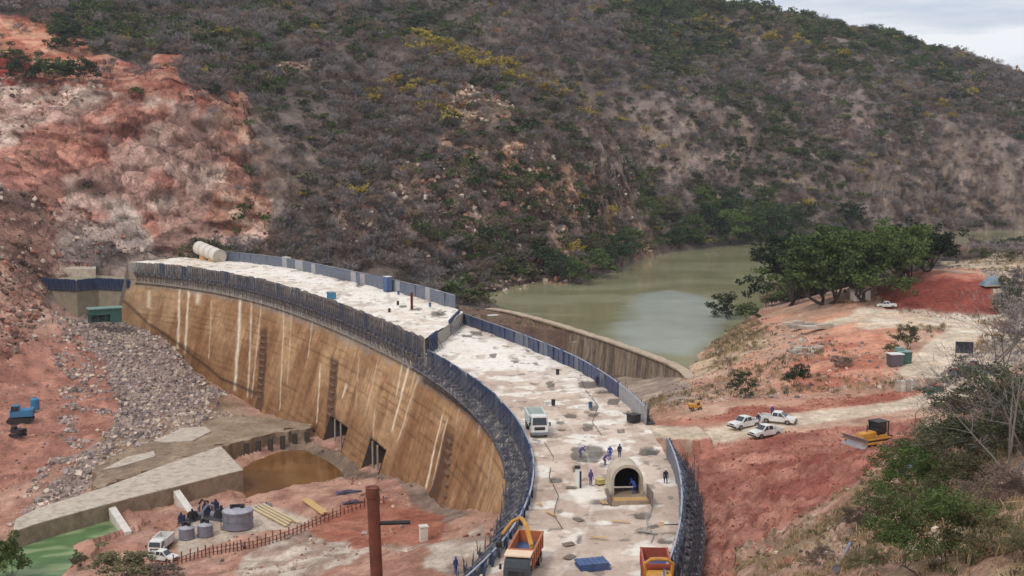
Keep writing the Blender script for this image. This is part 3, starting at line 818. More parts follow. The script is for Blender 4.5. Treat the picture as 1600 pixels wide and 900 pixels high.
# --- crest decks
def deck(name, tA, tB, z, nth, nr, skew0=False, skew1=False, seed=320):
    fr = np.linspace(0, 1, nr)
    if skew0: tl = step_th(fr)
    else: tl = np.full(nr, tA)
    th_l = np.full(nr, tB)
    T = tl[:, None] + (th_l - tl)[:, None] * np.linspace(0, 1, nth)[None]
    R = rd(T) - .35 + (ru(T) - rd(T) + .35) * fr[:, None]
    X, Y = dxy(T, R)
    Zd = z + .10 * fbm(X / 2.5, Y / 2.5, 4, seed) + .18 * fbm(X / 9, Y / 9, 3, seed + 1)
    blk = sm(.1, .16, fbm(X / 5 + 3, Y / 5, 3, seed + 2)) * .16
    Zd = Zd + blk
    px, py = proj(X, Y, Zd)
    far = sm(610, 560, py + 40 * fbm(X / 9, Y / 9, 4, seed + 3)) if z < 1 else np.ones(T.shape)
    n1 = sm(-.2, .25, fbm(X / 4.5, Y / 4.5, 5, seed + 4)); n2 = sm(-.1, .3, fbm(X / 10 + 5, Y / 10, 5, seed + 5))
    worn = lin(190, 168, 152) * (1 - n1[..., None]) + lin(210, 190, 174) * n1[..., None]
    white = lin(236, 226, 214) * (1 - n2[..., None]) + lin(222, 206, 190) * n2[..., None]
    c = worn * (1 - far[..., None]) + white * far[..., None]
    pw = (sm(.14, .3, fbm(X / 3.2 + 40, Y / 3.2, 5, seed + 6)) * .75)[..., None]; c = c * (1 - pw) + lin(238, 230, 218) * pw
    br = (sm(.15, .4, fbm(X / 3 + 4, Y / 7, 4, seed + 7)) * .45)[..., None]; c = c * (1 - br) + lin(158, 132, 116) * br
    dk = (sm(.36, .46, fbm(X / 1.7 + 9, Y / 1.3, 4, seed + 8)) * .65)[..., None]; c = c * (1 - dk) + lin(112, 104, 96) * dk
    if z < 1:
        spots = [(917,708,26,13),(882,785,0,0),(868,750,11,5),(940,783,14,5),(900,570,5,2),(893,650,9,4),(920,664,8,3),(928,636,7,5),(958,627,9,5),(928,648,8,3),(875,660,6,3),(878,671,6,3),(970,672,7,4),(1012,705,14,7),(905,843,5,6),(1020,705,10,5),(925,600,22,6),(860,600,6,6),(770,555,5,4),(805,565,5,2),(1005,806,12,6),(945,612,12,3),(838,568,4,3),(1040,845,12,4),(900,732,5,4),(918,669,9,3),(985,645,8,3),(745,520,10,4),(760,515,6,3),(730,525,8,2)]
    else:
        spots = [(563,445,6,3),(640,460,6,2),(650,483,8,2),(630,478,6,2),(684,490,10,4),(710,478,7,2),(535,437,6,2),(625,450,10,2),(690,488,7,3),(500,425,8,2),(450,415,5,2)]
    qx = px + 5.0 * fbm(X / 1.6, Y / 1.6, 4, seed + 9); qy = py + 2.2 * fbm(X / 1.2 + 9, Y / 1.2, 3, seed + 10)
    for x, y, a, b in spots:
        if not a: continue
        k = sm(1.15, .75, ((qx - x) / a) ** 4 + ((qy - y) / b) ** 4 + .5 * fbm(X / .8, Y / .8, 3, seed + 12))[..., None] * .8
        c = c * (1 - k) + lin(88, 82, 76) * k  # sunken spots coloured darker than the deck around them
        Zd = Zd - k[..., 0] * .25
    sa_ = (T - T.min()) * 345; jk = ((((sa_ + 1.2 * fbm(X / 6, Y / 6, 2, seed + 11)) / 14) % 1) < .012)[..., None] * .45; c = c * (1 - jk) + lin(120, 108, 98) * jk
    # pale construction joints running along the crest
    for rfrac, amp_ in ((.42, .3), (.78, .2)):
        k = (np.exp(-((fr[:, None] - rfrac) * (ru(T) - rd(T)) / .16) ** 2) * amp_)[..., None]; c = c * (1 - k) + lin(236, 226, 214) * k
    V = np.stack([X, Y, Zd], -1).reshape(-1, 3); n = nth
    ii = (np.arange(nr - 1)[:, None] * n + np.arange(n - 1)[None]).ravel()
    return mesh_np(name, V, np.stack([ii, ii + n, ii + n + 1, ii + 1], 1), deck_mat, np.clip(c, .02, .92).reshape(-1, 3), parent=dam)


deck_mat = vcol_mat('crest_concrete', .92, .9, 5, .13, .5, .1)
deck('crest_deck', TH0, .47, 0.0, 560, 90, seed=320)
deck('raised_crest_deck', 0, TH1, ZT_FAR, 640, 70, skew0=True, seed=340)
mb = MB()                                   # end wall of the higher lift
fr = np.linspace(0, 1, 12)
vs = []; fs = []
for k, f in enumerate(fr):
    t_ = step_th(f); x, y = dxy(t_, rd(t_) + f * (ru(t_) - rd(t_)))
    vs += [(x, y, -.5), (x, y, ZT_FAR + .02)]
    if k: fs.append((2 * k - 2, 2 * k, 2 * k + 1, 2 * k - 1))
vs2 = []
mb.add(vs, fs)
tt = np.linspace(.300, TH1, 120); vs = []; fs = []
for k, t_ in enumerate(tt):
    x, y = dxy(t_, rd(t_) - .34); vs += [(x, y, -.6), (x, y, ZT_FAR)]
    if k: fs.append((2 * k - 2, 2 * k, 2 * k + 1, 2 * k - 1))
mb.add(vs, fs)
mb.build('upper_lift_side', M('grey_concrete', (150, 142, 132)), dam)

# ================================================================== FORMWORK
steel_navy = M('navy_steel_forms', (68, 80, 112), .55, .3, var=.35, scale=1.2, dirt=(128, 118, 112), dirt_amt=.6)
steel_slate = M('slate_steel_forms', (104, 112, 128), .5, .3, var=.3, scale=1.2, dirt=(150, 142, 134), dirt_amt=.55)
steel_brown = M('weathered_forms', (142, 132, 126), .7, .15, var=.3, scale=.9, dirt=(78, 66, 60), dirt_amt=.7)
steel_pale = M('pale_forms', (164, 162, 166), .55, .2, var=.2, scale=1, dirt=(120, 112, 106), dirt_amt=.5)
scaf = M('scaffold_steel', (98, 100, 112), .55, .5, var=.35, scale=2, dirt=(120, 100, 88), dirt_amt=.4)
plank = M('scaffold_planks', (150, 140, 130), .9, var=.35, scale=1.5)
rail_m = M('galvanised_rail', (176, 176, 184), .4, .5, var=.2, scale=2)


def panel_mesh(name, w, h, mat, out):
    """steel shutter: sheet with frame, ribs and two soldiers on the outer side (out = +1 / -1 along local x)"""
    mb = MB(); mb.box((0, 0, h / 2), (.09, w - .05, h))
    for k in range(3): mb.box((out * .13, 0, h * (.12 + .38 * k)), (.17, w - .05, .14))
    for k in range(5): mb.box((out * .11, (k - 2) * (w - .2) / 4, h / 2), (.13, .09, h - .004))
    for k in (-1, 1): mb.box((out * .32, k * w * .25, h / 2 + .1), (.2, .16, h + .3))
    mb.box((0, 0, h + .05), (.16, w - .06, .1))
    o = mb.build(name, mat); me = o.data; bpy.data.objects.remove(o); return me


def bracket_mesh(h, reach, out, var=0):
    """climbing bracket: triangular strut frame carrying a platform, guard post, trailing ladder strut"""
    mb = MB(); o = out
    for y in (-.7, .7):
        mb.cyl((o * .4, y, h - .2), (o * reach, y, -.1), .07, n=5)
        mb.cyl((o * .15, y, -.2), (o * reach, y, -.2), .08, n=5)
        mb.cyl((o * .2, y, -2.4), (o * reach, y, -.25), .07, n=5)
        mb.cyl((o * .25, y, -2.9), (o * .25, y, 0), .08, n=5)
        mb.cyl((o * reach, y, -.2), (o * reach, y, 1.0), .045, n=5)
    mb.cyl((o * .4, -.7, h * .5), (o * .4, .7, h * .3), .05, n=5)
    mb.cyl((o * reach, -1.5, .95), (o * reach, 1.5, .95), .035, n=5)
    mb.cyl((o * reach, -1.5, .5), (o * reach, 1.5, .5), .035, n=5)
    R_ = random.Random(var * 7 + 1)
    for q in range(5):      # odd poles, ties and boards left on the platform
        y = R_.uniform(-1.4, 1.4); x = o * R_.uniform(.5, reach); mb.cyl((x, y, -.3), (x + R_.uniform(-.5, .5), y + R_.uniform(-.7, .7), R_.uniform(.8, h + .25)), .045, n=5)
    for q in range(3): mb.box((o * R_.uniform(.8, reach - .2), R_.uniform(-1, 1), R_.uniform(-.05, .5)), (R_.uniform(.3, 1.4), R_.uniform(.15, 1.2), R_.uniform(.08, .5)), rz=R_.uniform(0, 3))
    for q in range(2): mb.cyl((o * R_.uniform(.4, 1.2), R_.uniform(-1.3, 1.3), -3.4), (o * R_.uniform(.6, reach), R_.uniform(-1.3, 1.3), -.2), .05, n=5)
    b = mb.build('bracket', scaf); me = b.data; bpy.data.objects.remove(b); return me


def formwork(label, tA, tB, rfn, z0, h, w, mats, out, reach, trail=True, brackets=True, lean=0.0, group='runs of steel formwork along the crest', rail=True):
    tm = (tA + tB) / 2
    c = (*dxy(tm, rfn(tm)), z0)
    root = tag(empty('formwork_run', c, 0, label, 'formwork', group), kind='thing')
    tt = np.linspace(tA, tB, 400); x, y = dxy(tt, rfn(tt)); s = np.r_[0, np.cumsum(np.hypot(np.diff(x), np.diff(y)))]
    k = max(1, int(round(s[-1] / w))); wp = s[-1] / k
    meshes = [panel_mesh('panel', wp, h, m, out) for m in mats]; bms = [bracket_mesh(h, reach, out, v) for v in range(5)] if brackets else None
    R = random.Random(int(tA * 1000) + out)
    for q in range(k):
        t_ = float(np.interp((q + .5) * wp, s, tt)); px_, py_ = dxy(t_, rfn(t_))
        wv = [3] + [1] * (len(mats) - 1)
        o = bpy.data.objects.new('panel', R.choices(meshes, wv)[0]); COL.objects.link(o); o.parent = root
        o.location = (px_ - c[0], py_ - c[1], R.uniform(-.22, .25)); o.rotation_euler = (R.uniform(-.015, .015), lean + R.uniform(-.05, .05), t_ + R.uniform(-.03, .03))
        if brackets:
            o = bpy.data.objects.new('bracket', R.choice(bms)); COL.objects.link(o); o.parent = root
            o.location = (px_ - c[0], py_ - c[1], R.uniform(-.1, .1)); o.rotation_euler = (0, 0, t_ + R.uniform(-.03, .03)); o.scale = (1, wp / 3.2, R.uniform(.95, 1.05))
    def strip(name, mat, r0, r1, zA, zB, ragged=0):
        mb = MB(); m_ = max(12, k * 2); vs = []; fs = []
        for q in range(m_ + 1):
            t_ = tA + (tB - tA) * q / m_; r = rfn(t_); jz = R.uniform(-ragged, ragged)
            for rr_, zz_ in ((r0, zA), (r1, zA), (r1, zB), (r0, zB)):
                xx, yy = dxy(t_, r + out * rr_); vs.append((xx - c[0], yy - c[1], zz_ + jz))
            if q:
                b = 4 * q; a = b - 4
                fs += [(a, b, b + 1, a + 1), (a + 1, b + 1, b + 2, a + 2), (a + 2, b + 2, b + 3, a + 3), (a + 3, b + 3, b, a)]
        mb.add(vs, fs); return mb.build(name, mat, root)
    if brackets:
        strip('walkway', plank, .45, reach - .1, -.12, -.05, .03)
    if trail:
        strip('trailing_walkway', plank, .3, 1.3, -2.95, -2.87, .05)
    if rail:
        strip('top_rail', rail_m, -.1, .08, h + .12, h + .24, .0)
    return root


rdo = lambda t: rd(t) - .25
formwork('long run of weathered brown-grey formwork panels below the white raised crest', .302, TH1 - .01, rdo, -.75, 3.9, 3.0, [steel_brown, steel_slate], -1, 1.2, rail=False)
formwork('navy formwork run with scaffold brackets curving round the near downstream edge', TH0 + .005, .296, rdo, -2.1, 3.1, 2.6, [steel_navy, steel_navy, steel_slate], -1, 3.5)
formwork('slate-blue formwork run standing along the rear edge of the raised crest', .42, TH1 - .03, lambda t: ru(t) + .05, 2.2, 3.9, 3.2, [steel_slate, steel_pale], 1, 1.2, trail=False)
g1 = lambda t: ru(t) + .05
th_of = lambda x, y, z: math.atan2(P(x, y, z)[1] - DC[1], P(x, y, z)[0] - DC[0])
tg0, tg1, tg2, tg3 = th_of(1033, 715, 0), th_of(998, 662, 0), th_of(950, 622, 0), .44
formwork('dark slate formwork run between the raised lift and the pale panels, beside the coffer wall', tg2, tg3, g1, -.6, 3.0, 2.6, [steel_navy, steel_slate], 1, 1.5, trail=False)
formwork('short pale grey formwork run ending at the dirt road', tg1, tg2 - .002, g1, -.6, 3.0, 2.6, [steel_pale], 1, 1.5, trail=False)
formwork('grey formwork run with dark outer brackets beside the red earth slope', TH0 + .005, tg0, g1, -.9, 3.3, 2.4, [steel_slate], 1, 2.4)
# cross-wise shutters closing the higher lift
for f0, f1, lab in ((.0, .18, 'navy shutter pair closing the downstream corner of the raised lift'), (.55, .97, 'navy shutter row closing the upstream end of the raised lift beside the river')):
    a = np.array(dxy(step_th(f0), rd(step_th(f0)) + f0 * 20 + .2)); b = np.array(dxy(step_th(f1), rd(step_th(f1)) + f1 * 20 + .2))
    L = np.hypot(*(b - a)); k = max(2, int(round(L / 2.4))); root = empty('shutter_row', (*a, 0), math.atan2(b[1] - a[1], b[0] - a[0]) - math.pi / 2, lab, 'formwork', 'shutters closing the raised lift')
    me = panel_mesh('panel', L / k, 3.6, steel_navy, 1)
    for q in range(k):
        o = bpy.data.objects.new('panel', me); COL.objects.link(o); o.parent = root; o.location = (.25, (q + .5) * L / k, .05)
    for q in range(k + 1): mb = MB(); mb.cyl((1.6, q * L / k, .1), (.4, q * L / k, 2.6), .06, n=5); mb.build('raking_prop', scaf, root)

# ================================================================== WORLD, SUN, CAMERA
SUN_EL, SUN_AZ = math.radians(52), math.radians(215)
w = bpy.data.worlds.new('World'); scene.world = w; w.use_nodes = True
nt = w.node_tree; nt.nodes.clear()
out = N(nt, 'ShaderNodeOutputWorld'); bg = N(nt, 'ShaderNodeBackground'); nt.links.new(bg.outputs[0], out.inputs[0])
sky = N(nt, 'ShaderNodeTexSky', sky_type='NISHITA'); sky.sun_disc = False; sky.sun_elevation = SUN_EL; sky.sun_rotation = SUN_AZ; sky.air_density = 1.2; sky.dust_density = 2.0
tc = N(nt, 'ShaderNodeTexCoord')
fcl = noise(nt, 5.0, 8, .62, vec=tc.outputs['Generated'], stretch=(1, 1, 7))
f2 = noise(nt, 2.0, 5, .55, vec=tc.outputs['Generated'], stretch=(1, 1, 4))
cl = ramp(nt, fcl, [(.28, (6.6, 7.6, 9.2)), (.45, (8.8, 9.4, 10.4)), (.6, (11.4, 11.6, 12.0))])
cover = ramp(nt, f2, [(.2, .80), (.55, 1.0)])
nt.links.new(mixc(nt, sky.outputs[0], cl, cover), bg.inputs[0]); bg.inputs[1].default_value = .085
sun = bpy.data.lights.new('sun', 'SUN'); sun.energy = 1.5; sun.angle = math.radians(11); sun.color = (1, .95, .88)
so = bpy.data.objects.new('sun', sun); COL.objects.link(so)
sd_ = Vector((math.sin(SUN_AZ) * math.cos(SUN_EL), math.cos(SUN_AZ) * math.cos(SUN_EL), math.sin(SUN_EL)))
so.rotation_euler = sd_.to_track_quat('Z', 'Y').to_euler()
cam = bpy.data.cameras.new('camera'); co = bpy.data.objects.new('camera', cam); COL.objects.link(co)
co.location = (0, 0, H); co.rotation_euler = (math.pi / 2 - PITCH, 0, 0); cam.sensor_width = 36; cam.lens = 36 * F / 1600; cam.clip_start = .5; cam.clip_end = 6000
scene.camera = co
scene.view_settings.view_transform = 'Standard'; scene.view_settings.look = 'None'; scene.view_settings.exposure = 0; scene.view_settings.gamma = 1
scene.render.engine = 'CYCLES'
scene.cycles.max_bounces = 5; scene.cycles.diffuse_bounces = 3; scene.cycles.transparent_max_bounces = 8
# ================================================================== SCATTERED THINGS NOBODY COULD COUNT (geometry nodes)
def scatter(name, pts, rot, scl, idx, variants, label, cat):
    me = bpy.data.meshes.new(name); me.vertices.add(len(pts)); me.vertices.foreach_set('co', np.asarray(pts, np.float32).ravel())
    a = me.attributes.new('rot', 'FLOAT_VECTOR', 'POINT'); a.data.foreach_set('vector', np.asarray(rot, np.float32).ravel())
    a = me.attributes.new('scl', 'FLOAT_VECTOR', 'POINT'); a.data.foreach_set('vector', np.asarray(scl, np.float32).ravel())
    a = me.attributes.new('idx', 'INT', 'POINT'); a.data.foreach_set('value', np.asarray(idx, np.int32))
    o = bpy.data.objects.new(name, me); COL.objects.link(o)
    vc = bpy.data.collections.new(name + '_kinds')
    for k, v in enumerate(variants): v.name = '%s_kind_%02d' % (name, k); vc.objects.link(v)
    g = bpy.data.node_groups.new(name, 'GeometryNodeTree')
    g.interface.new_socket('Geometry', in_out='INPUT', socket_type='NodeSocketGeometry')
    g.interface.new_socket('Geometry', in_out='OUTPUT', socket_type='NodeSocketGeometry')
    gi = g.nodes.new('NodeGroupInput'); go = g.nodes.new('NodeGroupOutput')
    ip = g.nodes.new('GeometryNodeInstanceOnPoints'); ci = g.nodes.new('GeometryNodeCollectionInfo')
    ci.inputs['Collection'].default_value = vc; ci.inputs['Separate Children'].default_value = True; ci.inputs['Reset Children'].default_value = True

    def na(nm, t):
        q = g.nodes.new('GeometryNodeInputNamedAttribute'); q.data_type = t; q.inputs['Name'].default_value = nm
        return [s for s in q.outputs if s.enabled and s.name == 'Attribute'][0]
    L = g.links.new
    L(gi.outputs[0], ip.inputs['Points']); L(ci.outputs[0], ip.inputs['Instance']); ip.inputs['Pick Instance'].default_value = True
    L(na('idx', 'INT'), ip.inputs['Instance Index']); L(na('rot', 'FLOAT_VECTOR'), ip.inputs['Rotation']); L(na('scl', 'FLOAT_VECTOR'), ip.inputs['Scale'])
    L(ip.outputs[0], go.inputs[0])
    md = o.modifiers.new('scatter', 'NODES'); md.node_group = g
    return tag(o, label, cat, kind='stuff')


def leaf_mat(name, c, dark=.6, light=1.35, hue=None, trans=.0):
    m, nt, b = new_mat(name); c = lin(*c)
    oi = N(nt, 'ShaderNodeObjectInfo')
    geo = N(nt, 'ShaderNodeNewGeometry')
    k = ramp(nt, geo.outputs['Random Per Island'], [(0, c * dark), (1, np.minimum(c * light, 1))])
    c2 = lin(*hue) if hue else c
    k2 = mixc(nt, k, c2, ramp(nt, oi.outputs['Random'], [(.45, 0.0), (1, .55)]))
    v = ramp(nt, oi.outputs['Random'], [(0, .6), (1, 1.3)])
    k3 = mixc(nt, k2, v, 1.0, 'MULTIPLY')
    nt.links.new(k3, b.inputs['Base Color']); b.inputs['Roughness'].default_value = .85; b.inputs['Specular IOR Level'].default_value = .15
    return m


bark = M('bark_grey', (112, 100, 92), .95, var=.35, scale=6)
bark_dark = M('bark_dark', (78, 66, 60), .95, var=.35, scale=6)
L_GREY = leaf_mat('twigs_grey', (136, 127, 126), .6, 1.3, (130, 114, 108))
L_BROWN = leaf_mat('twigs_brown', (126, 108, 98), .55, 1.3, (146, 116, 96))
L_OLIVE = leaf_mat('leaves_olive', (104, 100, 74), .55, 1.4, (104, 98, 66))
L_GREEN = leaf_mat('leaves_green', (80, 94, 52), .5, 1.45, (78, 88, 48))
L_DARK = leaf_mat('leaves_dark', (62, 74, 50), .5, 1.5, (60, 72, 42))
L_YEL = leaf_mat('leaves_yellow', (172, 150, 62), .55, 1.35, (136, 126, 62))
L_OCH = leaf_mat('leaves_ochre', (152, 104, 56), .6, 1.3, (136, 100, 56))
L_LUSH = leaf_mat('leaves_lush', (74, 92, 46), .5, 1.45, (92, 104, 54))
L_SAGE = leaf_mat('leaves_sage', (90, 94, 68), .55, 1.4, (112, 104, 84))
L_DRY = leaf_mat('dry_grass', (168, 144, 112), .7, 1.25, (150, 126, 98))


def cards(R, C, size, aspect=.5, up=.3, D=None):
    """small leaf faces at centres C"""
    n = len(C)
    d = R.normal(size=(n, 3)) if D is None else D + R.normal(size=(n, 3)) * .35
    d[:, 2] += up * (D is None); d /= np.linalg.norm(d, axis=1)[:, None] + 1e-9
    e = np.cross(d, R.normal(size=(n, 3))); e /= np.linalg.norm(e, axis=1)[:, None] + 1e-9
    s = size * R.uniform(.6, 1.4, n)[:, None]
    a = C - d * s * .5; b = C + d * s * .5; o = e * s * aspect * .5
    V = np.stack([a, C + o, b, C - o], 1).reshape(-1, 3)
    return V, np.arange(4 * n).reshape(n, 4)


def tree_parts(seed, h, w, th=.35, limbs=6, clumps=3, per=10, leaf=.5, aspect=.5, flat=1.0, tr=.12, twig=False, crad=.2, multi=1, sides=4, low=.0):
    """trunk-and-limb mesh data and crown mesh data"""
    R = np.random.default_rng(seed); mb = MB(); ends = []
    hc = h * th
    for m_ in range(multi):
        lean = R.normal(0, .05 * h, 2) if multi == 1 else R.normal(0, .18 * w, 2)
        base = np.array([*(R.normal(0, .04 * w, 2) if multi > 1 else (0, 0)), -.3]); topp = np.array([lean[0], lean[1], hc])
        mid = (base + topp) / 2 + np.array([*R.normal(0, .02 * h, 2), 0])
        mb.tube([base, mid, topp], [tr, tr * .8, tr * .62], sides)
        nl = max(2, limbs // multi)
        for k in range(nl):
            az = 2 * math.pi * (k + R.uniform(-.3, .3)) / nl + m_; el = R.uniform(.1, 1.0); rr_ = R.uniform(.55, 1.0)
            st = base + (topp - base) * R.uniform(.65, 1.0)
            end = np.array([math.cos(az) * w * .5 * rr_ * math.cos(el * .9), math.sin(az) * w * .5 * rr_ * math.cos(el * .9), hc * (1 - low * (1 - el)) + (h - hc) * (.25 + .7 * el * flat + .05)])
            md_ = (st + end) / 2 + np.array([0, 0, .06 * h]) + R.normal(0, .03 * w, 3)
            mb.tube([st, md_, end], [tr * .45, tr * .3, tr * .12], max(3, sides - 1))
            ends.append(end); ends.append(md_ * .3 + end * .7)
            for q in range(2 if sides > 3 else 0):
                e2 = end + R.normal(0, .16 * w, 3) * np.array([1, 1, .5]); mb.tube([md_, (md_ + e2) / 2 + R.normal(0, .02 * w, 3), e2], [tr * .2, tr * .14, tr * .05], 3); ends.append(e2)
    ends = np.array(ends); Cs = []; Ds = []
    for e in ends:
        for c in range(clumps):
            cc = e + R.normal(0, crad * w * .55, 3) * np.array([1, 1, .6 * flat + .1])
            cc[2] = max(cc[2], .12 * h)
            p_ = R.normal(0, 1, (per, 3)); p_ /= np.linalg.norm(p_, axis=1)[:, None]; p_ *= (R.uniform(.1, 1, per) ** .5)[:, None] * crad * w * .6
            p_[:, 2] *= .62
            Cs.append(cc + p_); dd = cc + p_ - np.array([0, 0, hc * .8]); Ds.append(dd / (np.linalg.norm(dd, axis=1)[:, None] + 1e-6) + p_ / (crad * w))
    C = np.concatenate(Cs); D = np.concatenate(Ds); C[:, 2] = np.maximum(C[:, 2], .08 * h)
    V, Fq = cards(R, C, leaf, aspect, D=D if twig else None)
    return mb, V, Fq


def proto_tree(seed, mat, tmat, **kw):
    """joined single-mesh version, for the scattered mass"""
    mb, V, Fq = tree_parts(seed, **kw)
    n = len(mb.v); me = bpy.data.meshes.new('scrub'); me.from_pydata(mb.v + [tuple(v) for v in V], [], mb.f + [tuple(int(i) + n for i in f) for f in Fq])
    me.materials.append(tmat); me.materials.append(mat)
    me.polygons.foreach_set('material_index', [0] * len(mb.f) + [1] * len(Fq))
    return bpy.data.objects.new('scrub', me)


def thing_tree(name, seed, mat, tmat, label, cat, loc, rz=0, group=None, crown='crown', trunk='trunk', **kw):
    mb, V, Fq = tree_parts(seed, **kw)
    r = empty(name, loc, rz, label, cat, group)
    mb.build(trunk, tmat, r); mesh_np(crown, V, Fq, mat, parent=r)
    return r


kinds = []
for k in range(4): kinds.append((L_GREY, bark, dict(h=5.6, w=5.0, th=.3, limbs=8, clumps=2, per=9, leaf=1.25, aspect=.11, tr=.13, twig=True, crad=.26, sides=3)))
for k in range(3): kinds.append((L_BROWN, bark, dict(h=5.0, w=4.6, th=.25, limbs=8, clumps=2, per=9, leaf=1.0, aspect=.14, tr=.12, twig=True, crad=.26, sides=3)))
for k in range(3): kinds.append((L_OLIVE, bark_dark, dict(h=4.2, w=5.0, th=.25, limbs=6, clumps=3, per=7, leaf=.62, aspect=.6, tr=.13, crad=.22, sides=3)))
for k in range(3): kinds.append((L_GREEN, bark_dark, dict(h=4.6, w=5.2, th=.28, limbs=6, clumps=3, per=8, leaf=.62, aspect=.6, tr=.13, crad=.22, sides=3)))
for k in range(2): kinds.append((L_DARK, bark_dark, dict(h=5.0, w=5.4, th=.28, limbs=6, clumps=3, per=9, leaf=.62, aspect=.6, tr=.14, crad=.22, sides=3)))
for k in range(2): kinds.append((L_YEL, bark, dict(h=4.6, w=5.4, th=.3, limbs=6, clumps=3, per=8, leaf=.6, aspect=.6, tr=.13, crad=.22, sides=3)))
kinds.append((L_OCH, bark, dict(h=4.0, w=4.8, th=.3, limbs=6, clumps=3, per=7, leaf=.6, aspect=.6, tr=.13, crad=.22, sides=3)))
protos = [proto_tree(400 + k, a, b, **kw) for k, (a, b, kw) in enumerate(kinds)]

cellA = np.gradient(XX, axis=1) * np.gradient(YY, axis=0)
flatV = V.reshape(ny, nx, 3)
gs = np.hypot(np.gradient(VZ, axis=0) / np.maximum(np.gradient(YY, axis=0), .1), np.gradient(VZ, axis=1) / np.maximum(np.gradient(XX, axis=1), .1))


def sample(w, n, seed):
    R = np.random.default_rng(seed); p = (w * np.maximum(cellA, 0)).ravel(); tot = p.sum()
    i = R.choice(p.size, n, p=p / tot); a, b = np.unravel_index(i, w.shape)
    q = flatV[a, b].copy(); q[:, 0] += R.uniform(-.5, .5, n) * np.gradient(XX, axis=1)[a, b]; q[:, 1] += R.uniform(-.5, .5, n) * np.gradient(YY, axis=0)[a, b]
    return q, a, b, R


# --- bushveld on the hills
dens = ((YY > 380) & (VZ > WZ + .6) & (YY < 1040) & (np.abs(UU) < .52)).astype(float)
dens *= np.where(quarry, .012 + .22 * sm(330, 400, PX + 30 * fbm(XX / 8, ZB / 8, 4, 505)), 1) * np.where(qred, .06, 1)
pal = zone([(985,160),(1080,105),(1180,120),(1300,120),(1370,155),(1350,250),(1230,260),(1120,215),(1000,200)], 600, 960)
dens *= np.where(cliffP, .85, 1) * np.where(outcrop, .3, 1) * np.where(pal, .75, 1)
dens *= 1 - .25 * sm(1.0, 1.7, gs)
dens *= .36 + 1.0 * sm(-.3, .1, fbm(XX / 34, YY / 34, 5, 501))
dens *= np.where((PX < 300) & (PYY > 130) & (YY < 475), .05, 1)
dens *= np.where((YY < 430) & (PX < 800), .5, 1)
dens *= np.where((PX > 1460) & (YY < 600), .25, 1)
NS = 44000
sp, sa, sb, R = sample(dens, NS, 502)
spx, spy = proj(sp[:, 0], sp[:, 1], sp[:, 2])
g1_ = fbm(sp[:, 0] / 48, sp[:, 1] / 48, 5, 503); g2_ = fbm(sp[:, 0] / 45 + 9, sp[:, 1] / 45, 4, 504)
u_ = R.uniform(0, 1, NS)
kind = np.where(u_ < .5, R.integers(0, 4, NS), R.integers(4, 7, NS))
pg = np.clip(.37 + 1.3 * g1_, .03, .85)
pg += .35 * sm(60, 20, sp[:, 2]) * (spx > 700) * (spx < 1330) * (spy > 210) * .6
pg += .25 * (spy < 130) * (spx > 1000)
pg -= .08 * (spx > 1350) * (spy > 150)
v_ = R.uniform(0, 1, NS); isg = v_ < pg
kind = np.where(isg, R.choice([7, 8, 9, 10, 11, 12, 13, 14], NS, p=[.17, .17, .16, .12, .12, .10, .08, .08]), kind)
py_ = .015 + .8 * inpoly(spx, spy, [(635,62),(700,62),(790,85),(870,118),(900,160),(850,150),(780,130),(700,100),(640,90)]) * (sp[:, 1] < 640) * .55 + .22 * inpoly(spx, spy, [(560,130),(700,130),(760,190),(640,190),(560,170)]) + .25 * inpoly(spx, spy, [(1080,25),(1250,55),(1300,85),(1180,75),(1090,50)]) + .2 * inpoly(spx, spy, [(880,120),(950,150),(960,190),(890,185)]) + .16 * inpoly(spx, spy, [(1350,120),(1480,150),(1470,200),(1380,190)])
yy_ = R.uniform(0, 1, NS) < py_
kind = np.where(yy_, R.choice([15, 16, 17], NS, p=[.42, .42, .16]), kind)
scl = .5 + .55 * R.uniform(0, 1, NS) + .75 * R.uniform(0, 1, NS) ** 5 * np.where(isg, 1.05, 1) * (1 + .25 * (sp[:, 1] > 700) + .25 * (sp[:, 1] > 880))
scl3 = np.stack([scl * R.uniform(.9, 1.2, NS), scl * R.uniform(.9, 1.2, NS), scl * R.uniform(.75, 1.1, NS)], 1)
rot = np.stack([R.normal(0, .08, NS), R.normal(0, .08, NS), R.uniform(0, 6.28, NS)], 1)
sp[:, 2] -= .15
# the ones that show largest stand as trees of their own
big = np.argsort(-(scl * (1 + .2 * isg)) / sp[:, 1] + 1e-3 * ((spx < -20) | (spx > 1620) | (spy < -20)))[:290]
lab = {0: 'leafless grey thorn tree standing in the scrub of the hillside above the river and dam', 4: 'bare brown thorn bush standing in the scrub of the hillside above the river and dam', 7: 'dull olive bush standing in the scrub of the hillside above the river and dam', 10: 'green leafy tree standing in the scrub of the hillside above the river and dam', 13: 'dark green tree standing in the scrub of the hillside above the river and dam', 15: 'yellow-leaved tree standing in the scrub of the hillside above the river and dam', 17: 'ochre-leaved tree standing in the scrub of the hillside above the river and dam'}
kname = {0: ('thorn_tree', 'tree'), 4: ('thorn_bush', 'bush'), 7: ('olive_bush', 'bush'), 10: ('leafy_tree', 'tree'), 13: ('leafy_tree', 'tree'), 15: ('yellow_tree', 'tree'), 17: ('ochre_tree', 'tree')}
cache = {}
for i in big:
    k = int(kind[i]); key = max(q for q in lab if q <= k)
    if k not in cache:
        a, b, kw = kinds[k]
        cache[k] = thing_tree(kname[key][0], 400 + k, a, b, lab[key], kname[key][1], (0, 0, 0), group='single %ss among the hillside scrub' % kname[key][0].replace('_', ' '), **kw); t_ = cache[k]
    else: t_ = copy_tree(cache[k])
    t_.location = sp[i]; t_.rotation_euler = rot[i]; t_.scale = scl3[i]
mask = np.ones(NS, bool); mask[big] = False
